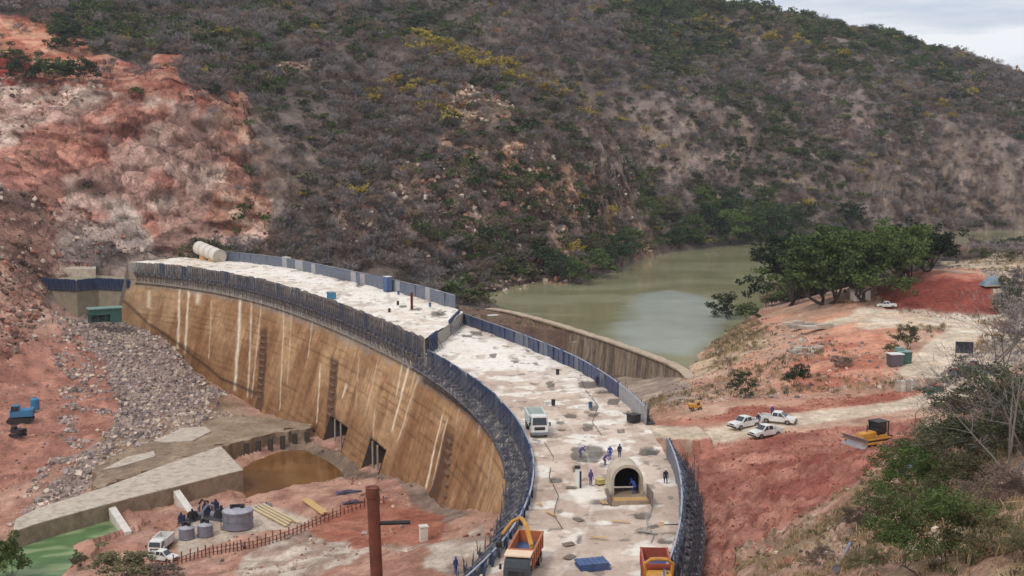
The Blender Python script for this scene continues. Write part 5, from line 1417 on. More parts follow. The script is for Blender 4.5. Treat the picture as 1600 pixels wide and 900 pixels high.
def pickup(label, loc, rz, group='white pickups', canopy=False):
    r = empty('pickup_truck', loc, rz, label, 'pickup truck', group)
    mb = MB()
    mb.prof([(-2.6, .42), (-2.62, .72), (2.55, .72), (2.6, .55), (2.5, .38), (1.95, .40), (1.85, .66), (1.2, .66), (1.1, .38), (-1.15, .38), (-1.25, .66), (-1.95, .66), (-2.05, .42)], -.9, .9)
    mb.prof([(-.85, .72), (-.85, 1.1), (1.15, 1.12), (2.35, 1.0), (2.58, .88), (2.58, .72)], -.9, .9, top=(1, 2, 3, 4), inset=.05)
    for s in (-1, 1): mb.box((-1.74, s * .84, .93), (1.78, .1, .42))
    mb.box((-2.58, 0, .93), (.08, 1.6, .42))
    mb.build('body', white, r, bevel=.03)
    mb = MB(); mb.box((-1.72, 0, .745), (1.68, 1.56, .04)); mb.build('load_bed', blackm, r)
    mb = MB(); mb.prof([(-.88, 1.08), (-.72, 1.74), (.45, 1.78), (1.28, 1.08)], -.87, .87, top=(1, 2), inset=.16); mb.build('cab', white, r, bevel=.04)
    mb = MB()     # windscreen, rear window
    def side_pt(x, z, s): # on tapered side
        k = (z - 1.08) / .68; return (x, s * (.87 - .16 * k + .012), z)
    mb.add([(1.21, -.72, 1.16), (1.21, .72, 1.16), (.56, .62, 1.71), (.56, -.62, 1.71)], [(0, 1, 2, 3)])
    mb.v = [(x + .02, y, z + .02) for x, y, z in mb.v]; mb.build('windscreen', glass, r)
    mb = MB(); mb.add([(-.875, -.68, 1.2), (-.875, .68, 1.2), (-.76, .6, 1.66), (-.76, -.6, 1.66)], [(0, 3, 2, 1)]); mb.v = [(x - .02, y, z) for x, y, z in mb.v]; mb.build('rear_window', glass, r)
    for s in (-1, 1):
        mb = MB(); q = [side_pt(-.72, 1.16, s), side_pt(.08, 1.16, s), side_pt(.08, 1.66, s), side_pt(-.6, 1.66, s)]; mb.add(q, [(0, 1, 2, 3)]); mb.build('side_window', glass, r)
        mb = MB(); q = [side_pt(.18, 1.16, s), side_pt(1.02, 1.16, s), side_pt(.5, 1.66, s), side_pt(.18, 1.66, s)]; mb.add(q, [(0, 1, 2, 3)]); mb.build('side_window', glass, r)
        mb = MB(); mb.box((2.56, s * .66, .84), (.08, .3, .16)); mb.build('headlight', lamp_m, r)
        mb = MB(); mb.box((1.0, s * .98, 1.18), (.1, .18, .14)); mb.build('mirror', blackm, r)
        for x in (1.55, -1.6): wheel(r, x, s * .78, .37, .24, s)
    mb = MB(); mb.box((2.6, 0, .5), (.14, 1.76, .2)); mb.build('bumper', blackm, r)
    mb = MB(); mb.box((2.59, 0, .8), (.03, .9, .16)); mb.build('grille', blackm, r)
    return r


def tipper(label, loc, rz, paint, tubpaint, inner, group=None, L=8.0, cabh=2.9, guard=None, load=True):
    """rigid tipper lorry, nose along +x"""
    r = empty('tipper_truck', loc, rz, label, 'truck', group)
    mb = MB(); mb.box((0, 0, .85), (L - .4, 1.0, .3)); mb.build('chassis', blackm, r)
    f = L / 2
    mb = MB(); mb.prof([(f - 2.0, .7), (f - 2.0, cabh), (f - .35, cabh), (f, 1.75), (f + .05, .6), (f - 1.3, .6), (f - 1.4, .7)], -1.22, 1.22, top=(1, 2), inset=.1); mb.build('cab', paint, r, bevel=.06)
    mb = MB(); mb.add([(f + .0, -1.02, 1.86), (f + .0, 1.02, 1.86), (f - .28, .96, cabh - .16), (f - .28, -.96, cabh - .16)], [(0, 1, 2, 3)]); mb.v = [(x + .03, y, z) for x, y, z in mb.v]; mb.build('windscreen', glass, r)
    for s in (-1, 1):
        mb = MB(); mb.add([(f - 1.6, s * 1.2, 1.8), (f - .3, s * 1.2, 1.8), (f - .5, s * 1.15, cabh - .25), (f - 1.6, s * 1.15, cabh - .25)], [(0, 1, 2, 3)]); mb.v = [(x, y + s * .03, z) for x, y, z in mb.v]; mb.build('side_window', glass, r)
        mb = MB(); mb.box((f + .06, s * .9, .95), (.06, .34, .2)); mb.build('headlight', lamp_m, r)
        mb = MB(); mb.cyl((f - .1, s * 1.2, 2.2), (f + .15, s * 1.45, 2.25), .03, n=5); mb.box((f + .15, s * 1.45, 2.0), (.1, .22, .5)); mb.build('mirror', blackm, r)
        for x in (f - 1.1, -f + 2.3, -f + 1.1): wheel(r, x, s * 1.02, .52, .34 if x > 0 else .5, s)
    mb = MB(); mb.box((f + .08, 0, .62), (.2, 2.4, .36)); mb.build('bumper', blackm if paint is not white else greyt, r)
    mb = MB(); mb.box((f + .05, 0, 1.35), (.05, 1.5, .42)); mb.build('grille', blackm, r)
    # tub
    x0, x1 = -f, f - 2.2; z0, z1 = 1.15, 2.55; mb = MB()
    mb.box(((x0 + x1) / 2, 0, z0), (x1 - x0, 2.44, .14))
    for s in (-1, 1):
        mb.box(((x0 + x1) / 2, s * 1.2, (z0 + z1) / 2 + .07), (x1 - x0, .1, z1 - z0)); mb.box(((x0 + x1) / 2, s * 1.23, z1 + .12), (x1 - x0 + .1, .2, .14))
        for k in range(5): mb.box((x0 + .5 + k * (x1 - x0 - 1) / 4, s * 1.3, (z0 + z1) / 2), (.16, .1, z1 - z0 - .1))
    mb.box((x1 - .05, 0, (z0 + z1) / 2 + .25), (.1, 2.3, z1 - z0 + .36))
    mb.build('tub', tubpaint, r)
    mb = MB(); mb.box((x0 - .02, 0, (z0 + z1) / 2 + .1), (.12, 2.5, z1 - z0 + .1)); mb.build('tailgate', tubpaint, r)
    mb = MB(); mb.box(((x0 + x1) / 2, 0, z0 + .25), (x1 - x0 - .3, 2.26, .34)); mb.build('tub_floor', inner, r)
    if guard:
        mb = MB(); mb.box((x1 + .75, 0, cabh + .22), (1.9, 2.5, .12)); mb.box((x1 + .02, 0, cabh - .1), (.1, 2.5, .6)); mb.build('cab_guard', guard, r)
    return r


pickup('white pickup parked nose to the dam, leftmost of the group on the dirt road', G(1163, 668, 100), math.radians(-147))
pickup('white pickup parked at the road edge in front of the other two', G(1196, 682, 100), math.radians(-150))
pickup('white pickup facing away from the dam with a worker in its bed', G(1216, 661, 100), math.radians(-27))
pickup('white pickup parked alone at the foot of the red spoil bank', G(1384, 481, 200), math.radians(176))
d1 = math.atan2(-.99, .10)
tipper('white tipper lorry with a pale tub on the downstream side of the crest', P(838, 674, .05) , d1, white, palegreen, concd, 'lorries on the dam', 7.8, 3.0)
a = P(834, 848, .05); b = P(810, 898, .05); rz = math.atan2(b[1] - a[1], b[0] - a[0]); sh_ = np.array([math.cos(rz), math.sin(rz), 0]) * 4.6
t1 = tipper('orange tipper lorry with a folded yellow loader crane beside the near formwork', (a + b) / 2 + np.array([.5, .6, .05]) + sh_, rz, M('cab_grey', (70, 72, 78), .5, .2), orange, bluem, 'lorries on the dam', 8.4, 2.6, cream)
mb = MB(); mb.tube([(.9, .9, 1.2), (.9, .9, 3.0)], .22, 8); mb.tube([(.9, .9, 3.0), (-.2, .2, 4.6), (-1.4, -.5, 4.9)], [.24, .22, .2], 6); mb.tube([(-1.4, -.5, 4.9), (-1.6, -1.4, 4.4), (-1.2, -2.3, 3.2)], [.2, .18, .16], 6); mb.build('loader_crane', yellow, t1)
mb = MB(); mb.tube([(-1.2, -2.3, 3.2), (-1.1, -2.5, 2.5)], .08, 5); mb.box((-1.1, -2.6, 2.2), (.5, .6, .5)); mb.build('crane_grab', blackm, t1)
a = P(1004, 862, .05); b = P(1012, 905, .05); rz = math.atan2(b[1] - a[1], b[0] - a[0])
t2 = tipper('rust-red tipper lorry with a yellow cab arch, near the right end of the crest', (a + b) / 2 + np.array([.3, -6.5, .05]), rz, yellow, rustred, bluem, 'lorries on the dam', 7.4, 2.5)
mb = MB(); f = 3.7
for s in (-1, 1): mb.tube([(f - 1.7, s * 1.15, 1.6), (f - 1.5, s * 1.25, 3.3), (f - 1.3, s * .7, 3.75), (f - 1.3, 0, 3.8)], .17, 6)
mb.build('guard_arch', yellow, t2)

# bulldozer
bd = empty('bulldozer', G(1362, 694, 100), math.radians(-153), 'yellow crawler bulldozer with a wide grey blade at the edge of the red field', 'bulldozer')
for s in (-1, 1):
    mb = MB(); prof_ = [(-2.2, .15), (-2.45, .6), (-2.1, 1.0), (1.5, .95), (1.95, .55), (1.7, .12)]; mb.prof(prof_, s * 1.25 - .28, s * 1.25 + .28)
    t_ = mb.build('track', blackm, bd, bevel=.06)
    mb = MB()
    for k in range(22): mb.box((-2.1 + k * .19, s * 1.25, 1.0), (.06, .58, .08))
    mb.box((-.3, s * 1.55, .55), (3.2, .08, .3)); mb.build('track_shoes', yellow, t_)
mb = MB(); mb.prof([(-.2, .8), (-.2, 1.75), (2.0, 1.6), (2.15, .75)], -.65, .65); mb.box((-.9, 0, 1.0), (1.9, 1.9, .6)); mb.build('engine_hood', yellow, bd, bevel=.05)
mb = MB(); mb.cyl((.7, -.2, 1.6), (.7, -.2, 2.6), .07); mb.build('exhaust', blackm, bd)
mb = MB(); mb.box((-1.1, 0, 2.95), (2.0, 1.9, .14))
for x in (-1.95, -.25):
    for y in (-.85, .85): mb.box((x, y, 2.1), (.12, .12, 1.7))
mb.box((-1.3, 0, 1.6), (.9, 1.2, .5)); mb.box((-1.65, 0, 2.1), (.2, 1.0, .7)); mb.build('cab_frame', blackm, bd)
mb = MB(); mb.box((-1.0, 0, 2.2), (1.4, 1.6, 1.3)); mb.build('cab_glass', glass, bd)
mb = MB()
for s in (-1, 1): mb.box((1.3, s * 1.65, .6), (3.6, .16, .24)); mb.cyl((1.6, s * .5, 1.3), (3.0, s * .8, 1.0), .08)
mb.build('push_arms', yellow, bd)
mb = MB(); vs = []; fs = []
for k in range(7):
    z = .05 + k * .23; cx_ = 3.1 - .35 * math.sin(k / 6 * math.pi)
    vs += [(cx_, -2.1, z), (cx_, 2.1, z), (cx_ + .12, -2.1, z), (cx_ + .12, 2.1, z)]
    if k:
        o_ = 4 * k; p_ = o_ - 4; fs += [(p_, p_ + 1, o_ + 1, o_), (p_ + 2, o_ + 2, o_ + 3, p_ + 3), (p_, o_, o_ + 2, p_ + 2), (p_ + 1, p_ + 3, o_ + 3, o_ + 1)]
fs += [(0, 2, 3, 1), (24, 25, 27, 26)]
mb.add(vs, fs); mb.build('blade', M('worn_blade', (158, 152, 156), .4, .5, var=.2, scale=2, dirt=(140, 96, 78), dirt_amt=.4), bd)
mb = MB(); mb.tube([(-2.4, .4, 1.0), (-3.0, .4, .9), (-3.1, .4, .2)], .12, 5); mb.tube([(-2.4, -.4, 1.0), (-3.0, -.4, .9), (-3.1, -.4, .2)], .12, 5); mb.build('ripper', blackm, bd)


def compact(name, cat, label, loc, rz, paint, s=1.0, boom=True, group=None):
    """tracked machine: tracks, house, cab, boom"""
    r = empty(name, loc, rz, label, cat, group); r.scale = (s,) * 3
    for q in (-1, 1):
        mb = MB(); mb.prof([(-1.6, .1), (-1.85, .45), (-1.6, .8), (1.5, .8), (1.8, .45), (1.5, .1)], q * 1.0 - .25, q * 1.0 + .25); mb.build('track', blackm, r)
    mb = MB(); mb.box((-.5, 0, 1.45), (2.8, 2.3, .95)); mb.box((-1.6, 0, 1.6), (.6, 2.2, .8)); mb.build('engine_house', paint, r, bevel=.08)
    mb = MB(); mb.prof([(-.1, .95), (-.1, 2.7), (.9, 2.7), (1.25, 1.8), (1.25, .95)], .1, 1.1); c_ = mb.build('cab', paint, r, bevel=.05)
    mb = MB(); mb.box((.52, .6, 2.15), (1.02, 1.04, .8)); mb.build('cab_window', glass, c_)
    if boom:
        mb = MB(); mb.tube([(.8, -.3, 1.5), (2.4, -.3, 3.3), (3.8, -.3, 2.9)], [.28, .26, .2], 6); mb.tube([(3.8, -.3, 2.9), (4.3, -.3, 1.2)], [.2, .14], 6); mb.build('boom', paint, r)
        mb = MB(); mb.prof([(4.1, 1.25), (4.7, 1.0), (4.6, .3), (3.9, .35)], -.8, .2); mb.build('bucket', blackm, r)
    return r


compact('excavator', 'excavator', 'blue tracked drill carrier parked on the red bank at the left edge', G(32, 660, 150), math.radians(195), teal, 1.7, False)
bt = empty('water_tank', G(55, 642, 150), .3, 'blue upright water tank beside the blue machine on the red bank', 'tank')
mb = MB(); mb.cyl((0, 0, .3), (0, 0, 3.0), 1.1, n=18); mb.cyl((0, 0, 3.0), (0, 0, 3.4), 1.1, .4, n=18); mb.cyl((0, 0, 3.4), (0, 0, 3.6), .4, n=10); mb.build('shell', teal, bt, bevel=.02)
mb = MB(); mb.box((0, 0, .1), (2.6, 2.6, .5)); mb.build('plinth', concd, bt)
compact('compactor', 'machine', 'small dark machine below the blue drill carrier at the left edge', G(28, 682, 150), math.radians(160), blackm, .95, False)
yd = empty('dumper', G(1087, 641, 100), math.radians(185), 'small yellow dumper standing at the verge above the dirt road', 'dumper'); yd.scale = (.68,) * 3
mb = MB(); mb.prof([(.1, .6), (-.1, 1.5), (1.9, 1.6), (1.5, .7)], -.8, .8); mb.build('skip', yellow, yd); mb = MB(); mb.box((-.7, 0, .9), (1.3, 1.3, .7)); mb.box((-.9, 0, 1.6), (.1, 1.0, 1.2)); mb.box((-.4, 0, 2.2), (1.1, 1.1, .08)); mb.build('chassis', yellow, yd)
for s in (-1, 1):
    for x in (1.0, -.9): wheel(yd, x, s * .8, .45, .3, s)
mb = MB(); mb.box((-.6, 0, 1.4), (.5, .6, .5)); mb.build('seat', blackm, yd)

# white lorries by the pump pad
tw1 = tipper('white lorry facing the camera beside the pump tanks', G(252, 862, 100), math.radians(-95), white, white, concd, 'white vehicles on the valley floor', 6.0, 2.8); tw1.scale = (.95,) * 3
pickup('white pickup parked in front of the white lorry on the valley floor', G(254, 876, 100), math.radians(-20), 'white vehicles on the valley floor')

# ------------------------------------------------------------------ tunnel section and other crest things
def horseshoe(w, h, n=14):
    r = w / 2; pts = [(-r, 0), (-r, h - r)]
    for k in range(1, n): t_ = math.pi - math.pi * k / n; pts.append((r * math.cos(t_), h - r + r * math.sin(t_)))
    return pts + [(r, h - r), (r, 0)]


tn = P(980, 780, .05); tr_ = empty('gallery_form', tn, math.radians(-86), 'arched concrete gallery section with a black opening standing on the crest', 'tunnel section')
outp = horseshoe(3.75, 3.62); inp = horseshoe(3.1, 3.25); mb = MB(); L = 3.6; n = len(outp)
vs = [(0, y, z + .5) for y, z in outp] + [(0, y, z + .5) for y, z in inp] + [(-L, y, z + .5) for y, z in outp] + [(-L, y, z + .5) for y, z in inp]; fs = []
for k in range(n - 1):
    fs += [(k, k + 1, n + k + 1, n + k), (2 * n + k, 3 * n + k, 3 * n + k + 1, 2 * n + k + 1), (k, 2 * n + k, 2 * n + k + 1, k + 1), (n + k, n + k + 1, 3 * n + k + 1, 3 * n + k)]
fs += [(0, n, 3 * n, 2 * n), (n - 1, 3 * n - 1, 4 * n - 1, 2 * n - 1), tuple(range(3 * n, 4 * n))]
mb.add(vs, fs); mb.build('shell', conc, tr_)
mb = MB(); vs = [(-1.2, y * .985, z * .99 + .51) for y, z in inp] + [(-L + .1, y * .985, z * .99 + .51) for y, z in inp]; mb.add(vs, [(k, n + k, n + k + 1, k + 1) for k in range(n - 1)] + [tuple(range(n, 2 * n))]); mb.build('opening_shade', M('opening_shade_black', (26, 24, 24), .95, var=.2, scale=1), tr_)  # added inner shell, coloured near black for the shade inside the opening
mb = MB(); mb.box((-.3, 0, .24), (5.4, 4.4, .46)); mb.box((1.3, 0, .2), (1.8, 4.0, .4)); mb.build('sled', concd, tr_)
mb = MB(); mb.box((1.6, 2.35, .9), (3.4, .16, 1.7)); mb.box((1.2, -2.35, .7), (2.2, .16, 1.3)); mb.build('side_shutter', M('grey_ply', (126, 112, 102), .9, var=.25, scale=1.5), tr_)
mb = MB()
for k in range(4): mb.box((2.0 - k * .3, 0, .48), (.2, 4.0, .16))
mb.build('timber_steps', timber, tr_)
A = P(344, 410, 3.0); A[2] = 5.0; B = PY(311, 387, A[1] + 14); pl = empty('concrete_pipe', A, 0, 'large pale concrete pipe lying askew near the left end of the raised crest', 'pipe'); d = Vector(B - A)
mb = MB(); mb.cyl((0, 0, 0), d, 2.35, n=28, caps=False); mb.cyl(d * .02, d * .98, 2.05, n=28); mb.build('barrel', concw, pl, smooth=True)
for k in range(5):
    mb = MB(); mb.cyl(d * (.01 + .24 * k), d * (.03 + .24 * k), 2.45, n=28); mb.build('joint_ring', conc, pl)
mb = MB(); mb.box((d.x * .3, d.y * .3, -1.6), (3.2, 3.2, .9)); mb.box((d.x * .75, d.y * .75, -.8), (2.6, 3.0, 2.6)); mb.build('cradle', timber, pl)
mt = empty('winch_box', P(512, 426, ZT_FAR), .3, 'dark winch box with a tall thin mast on the raised crest', 'winch'); mb = MB(); mb.box((0, 0, 1.5), (2.2, 2.0, 3.0)); mb.box((0, 0, 3.1), (2.5, 2.3, .2)); mb.build('housing', blackm, mt); mb = MB(); mb.cyl((.4, 0, 3), (.4, 0, 9), .12); mb.build('mast', scaf, mt); mb = MB(); mb.box((-.8, -1.1, .6), (.5, .4, 1.2)); mb.build('door', scaf, mt)
ps = empty('steel_post', P(642, 484, ZT_FAR), 0, 'short rusty steel column standing upright on the white raised crest', 'post'); mb = MB(); mb.box((0, 0, 2.1), (.12, .6, 4.2)); mb.box((.25, 0, 2.1), (.4, .1, 4.2)); mb.box((.48, 0, 2.1), (.12, .6, 4.2)); mb.build('column', rusty, ps); mb = MB(); mb.box((.25, 0, .06), (1.1, 1.1, .12)); mb.build('base_plate', rusty, ps)


def crate(name, label, loc, rz, size, m, cat='box', group=None, lid=None):
    r = empty(name, loc, rz, label, cat, group); x, y, z = size; mb = MB(); mb.box((0, 0, z / 2 + .1), (x, y, z)); mb.build('shell', m, r, bevel=.05)
    mb = MB(); mb.box((0, 0, z + .14), (x * 1.05, y * 1.05, .1)); mb.build('lid', lid or m, r)
    mb = MB(); mb.box((-x * .3, 0, .05), (.2, y, .1)); mb.box((x * .3, 0, .05), (.2, y, .1)); mb.build('skids', blackm, r); return r


t_ = .47
def on_form(x, y, Y, dz): q = PY(x, y, Y); return q + np.array([0, 0, dz])
def slack(th_, r_, z): return (*dxy(th_, r_), z)
tb = th_of(545, 464, 3.2); crate('tool_box', 'pale blue site box on the platform of the long downstream formwork', slack(tb, rd(tb) + .9, ZT_FAR), tb, (1.6, 2.6, 1.6), teal, lid=tarp, group='boxes on the raised crest')
tb = th_of(663, 452, 3.0); crate('tool_box', 'blue site box hung on the rear formwork of the raised crest', slack(tb, ru(tb) - 1.3, ZT_FAR), tb, (1.6, 2.4, 4.0), bluem, lid=white, group='boxes on the raised crest')
tb = th_of(487, 415, 3.0); crate('tool_box', 'white site box at the rear formwork behind the winch box', slack(tb, ru(tb) + 1.0, 4.9), tb, (1.4, 3.2, 1.4), white, group='boxes on the raised crest')
tb = th_of(705, 470, 3.0); crate('tool_box', 'cream site box on the rear formwork nearest the river', slack(tb, ru(tb) + 1.0, 4.4), tb, (1.4, 2.6, 1.3), cream, group='boxes on the raised crest')
crate('tool_box', 'white covered box by the step in the crest, next to the river-side shutters', P(770, 503, 0.05), .4, (2.4, 1.4, 1.5), concd, lid=white, group='boxes on the raised crest')
crate('tool_box', 'dark covered bundle at the end of the pale formwork by the road', P(990, 659, .05), .7, (1.6, 1.5, 1.0), blackm, group='boxes on the raised crest')
bs = empty('panel_stack', P(926, 888, .05), .25, 'stack of blue steel panels lying flat on the near crest', 'panel stack')
for k in range(4):
    mb = MB(); mb.box((.06 * (-1) ** k, .05 * k, .14 + k * .17), (3.0, 1.9, .13)); 
    for q in range(6): mb.box((-1.3 + q * .52, .05 * k, .215 + k * .17), (.08, 1.8, .05))
    mb.build('panel', bluem, bs)
mb = MB(); mb.box((-1, 0, .04), (.15, 1.9, .08)); mb.box((1, 0, .04), (.15, 1.9, .08)); mb.build('bearer', timber, bs)
gn = empty('generator', P(1046, 893, .05), 1.5, 'dark trailer generator against the right-hand formwork at the bottom edge', 'generator')
mb = MB(); mb.box((0, 0, .95), (2.6, 1.4, 1.1)); mb.box((.2, 0, 1.56), (1.6, 1.2, .14)); mb.build('housing', blackm, gn, bevel=.06); mb = MB(); mb.box((-.9, 0, 1.75), (.6, .8, .4)); mb.build('fuel_tank', yellow, gn); mb = MB(); mb.tube([(1.3, 0, .5), (2.4, 0, .4)], .06, 5); mb.build('towbar', scaf, gn)
for s in (-1, 1): wheel(gn, 0, s * .8, .36, .22, s)
lt = empty('site_lamp', P(1060, 845, .05), 1.6, 'pale work lamp on a short dark stand beside the right-hand formwork', 'lamp'); mb = MB(); mb.cyl((0, 0, 0), (0, 0, 1.8), .06, n=6); mb.box((0, .8, 1.75), (.08, 1.8, .08)); mb.box((0, 0, .08), (.8, .8, .1)); mb.build('stand', blackm, lt); mb = MB(); mb.box((0, 1.8, 1.85), (.4, .5, .5)); mb.build('lamp_head', cream, lt)
mk = empty('marker_post', P(902, 762, .05), 0, 'slim white marker post with a dark foot on the near crest', 'post'); mb = MB(); mb.box((0, 0, 1.2), (.5, .25, 2.4)); mb.build('post', white, mk); mb = MB(); mb.box((.38, 0, 1.0), (.25, .25, 2.0)); mb.box((0, 0, 2.55), (.7, .5, .3)); mb.build('cap', blackm, mk)
yb = crate('cement_bag_pile', 'small yellowish heap of bags beside the gallery section', P(938, 757, .05), .5, (1.0, .8, .5), M('bag_yellow', (188, 174, 110), .9), cat='bags')

R_ = random.Random(21)
pz = None
for k in range(16):
    x, y = R_.choice([(R_.uniform(830, 1000), R_.uniform(600, 690)), (R_.uniform(840, 1030), R_.uniform(780, 860)), (R_.uniform(790, 900), R_.uniform(530, 600))]); L_ = R_.uniform(1.2, 2.6)
    mb = MB()
    for q in range(R_.randint(2, 3)): mb.box((R_.uniform(-.2, .2), q * .22, .05 + .06 * (q % 2)), (L_, .16, .05), rz=R_.uniform(-.25, .25))
    o = mb.build('timber_offcuts', timber if k % 3 else plank); o.location = P(x, y, .12); o.rotation_euler = (0, 0, R_.uniform(0, 3)); tag(o, 'small bundle of timber offcuts dropped on the white crest', 'timber', 'timber offcuts on the crest')
for k in range(9):
    x, y = (R_.uniform(840, 940), R_.uniform(560, 640)) if k % 2 else (R_.uniform(560, 720), R_.uniform(455, 490))
    z_ = .1 if k % 2 else ZT_FAR + .1
    o = MB().cyl((0, 0, 0), (0, 0, .9), .3, .32, n=12).cyl((0, 0, .85), (0, 0, .95), .34, n=12).build('drum', blackm if k % 3 else bluem); o.location = P(x, y, z_); tag(o, 'small steel drum standing on the crest concrete', 'drum', 'drums on the crest')
for k in range(7):
    x, y = R_.uniform(840, 1030), R_.uniform(690, 880); o = MB().box((0, 0, .05), (1.2, .9, .06)).box((.2, .1, .11), (.8, .5, .05)).build('ply_sheet', M('grey_ply', (126, 112, 102))); o.location = P(x, y, .1); o.rotation_euler = (0, 0, R_.uniform(0, 3)); tag(o, 'grey plywood sheet lying flat on the near crest', 'plywood', 'plywood sheets on the crest')

for k, (pts_, lb) in enumerate([([(850,690),(865,715),(858,745),(872,775),(866,805),(880,830)], 'black hose snaking along the left half of the near crest'), ([(940,680),(925,660),(935,635),(915,610),(905,580)], 'black cable trailing along the middle of the crest behind the gallery section'), ([(1020,790),(1010,815),(1022,835),(1015,850)], 'pale hose lying near the right-hand formwork')]):
    g_ = [P(x, y, .16) for x, y in pts_]; fine = []
    for q in range(len(g_) - 1):
        for t in range(6): fine.append(g_[q] * (1 - t / 6) + g_[q + 1] * (t / 6) + np.array([.06 * math.sin((q * 6 + t) * .5), 0, 0]))
    o = MB().tube([tuple(v - fine[0]) for v in fine], .045, 5).build('hose', blackm if k < 2 else tarp); o.location = fine[0]; tag(o, lb, 'hose')

# ------------------------------------------------------------------ left end of the site
gc = empty('site_cabin', PY(168, 503, 374), math.radians(28), 'green steel site cabin with a pale roof at the top of the grey rubble', 'cabin')
mb = MB(); mb.box((2.4, 0, 2.3), (3.6, 4.6, 4.6)); mb.box((-2.6, 1.6, 2.3), (6.4, 1.4, 4.6)); mb.box((-2.6, 0, 3.7), (6.4, 4.6, 1.8)); mb.build('walls', greens, gc)
mb = MB(); mb.box((-.7, 0, 4.75), (11.0, 5.4, .25)); 
for k in range(10): mb.box((-5.6 + k * 1.1, 0, 4.9), (.12, 5.3, .08))
mb.build('roof', greenr, gc); mb = MB(); mb.box((-2.8, -.6, 1.2), (2.4, 1.6, 1.6)); mb.box((-4.6, -.8, .9), (1.2, 1.2, 1.2)); mb.build('stored_equipment', blackm, gc)
mb = MB()
for k in range(3): mb.box((-5.6 + k * 2.4, -2.2, 1.4), (.2, .2, 2.8))
mb.build('porch_post', greens, gc)

# pump pad: tanks, pumps, timber
def tank(label, x, y, dia, h, extra):
    r = empty('round_tank', P(x, y, -25.95), .2, label, 'tank', 'grey tanks on the pump pad'); R_ = dia / 2; mb = MB(); mb.cyl((0, 0, 0), (0, 0, h), R_ * .96, R_, n=28); mb.build('shell', greyt, r, smooth=False)
    for k in range(3):
        mb = MB(); mb.cyl((0, 0, h * (.08 + .42 * k)), (0, 0, h * (.08 + .42 * k) + .12), R_ * 1.03, n=28); mb.build('hoop', greyt, r)
    mb = MB(); mb.cyl((0, 0, h - .02), (0, 0, h + .45), R_ * .98, R_ * .55, n=28); mb.build('top', M('tank_top', (166, 164, 172), .5, var=.15, scale=1.5, dirt=(110, 106, 110)), r)
    mb = MB(); mb.box((0, .3, h + .7), (R_ * .9, .5, .5)); mb.cyl((-R_ * .4, -.3, h + .3), (-R_ * .4, -.3, h + 1.1), .25); mb.box((R_ * .3, -.4, h + .7), (.6, .5, .6)); mb.build('hatch_gear', blackm, r)
    if extra:
        mb = MB()
        for k in range(8): mb.box((-R_ * 1.06, -.9, .3 + k * .35), (.08, .6, .06))
        for s in (-1.2, -.6): mb.box((-R_ * 1.06, s, h / 2), (.08, .06, h))
        mb.build('ladder', blackm, r)
tank('largest grey ribbed tank on the concrete pump pad', 372, 824, 5.4, 3.2, True); tank('small grey tank lowest on the pump pad, left of its twin', 292, 841, 2.7, 1.9, False); tank('small grey tank between its twin and the large tank', 321, 837, 2.7, 2.0, False)
for k, (x, y, s, lb) in enumerate([(288, 818, 1.1, 'dark pump set behind the left small tank'), (305, 812, 1.2, 'dark pump set between the white dividing wall and the small tanks'), (322, 806, 1.4, 'dark tall pump set left of the large grey tank'), (341, 812, 1.5, 'dark pump set touching the large grey tank'), (332, 800, 1.3, 'dark pump set farthest back on the pump pad')]):
    r = empty('pump_set', P(x, y, -25.95), k * .9, lb, 'pump', 'pump sets on the pad'); r.scale = (s,) * 3
    mb = MB(); mb.box((0, 0, .15), (2.0, 1.1, .3)); mb.build('skid', scaf, r); mb = MB(); mb.box((-.4, 0, .85), (1.0, .9, 1.1)); mb.box((-.5, 0, 1.6), (.3, .3, .5)); mb.build('engine', blackm if k % 2 else navy, r, bevel=.06); mb = MB(); mb.cyl((.35, 0, .6), (.9, 0, .6), .42, n=12); mb.tube([(.6, 0, .9), (.6, .1, 1.7), (1.1, .5, 1.9), (1.5, .9, 1.2), (1.6, 1.0, .1)], .14, 6); mb.build('pump_and_hose', greyt if k % 2 else blackm, r)
def beams(label, a, b, n, w, m, z=None, spread=.5, group='timber lying on the pad'):
    A = G(*a, 100); B = G(*b, 100); r = empty('timber_stack', A, 0, label, 'timber', group); d = Vector(B - A)
    R_ = random.Random(n + int(a[0])); nrm = Vector((-d.y, d.x, 0)).normalized()
    for k in range(n):
        o_ = nrm * (k - n / 2) * spread; e = d * R_.uniform(.85, 1.0); mb = MB(); q = (e).to_track_quat('X', 'Z').to_matrix(); mb.box(o_ + e / 2 + Vector((0, 0, .3 + .04 * k)), (e.length, w, .2), R=q); mb.build('plank', m, r)
beams('bright yellow timber planks lying on the red earth beside the pad', (478, 782), (512, 806), 3, .5, timber, spread=.45)
beams('long pale timber beams fanned out at the right end of the pump pad', (405, 792), (462, 822), 4, .45, M('pale_timber', (206, 184, 146), .85), spread=.8)
beams('dark steel pipes lying above the pump pad beside the pool', (398, 796), (425, 790), 3, .3, greyt, spread=.4)
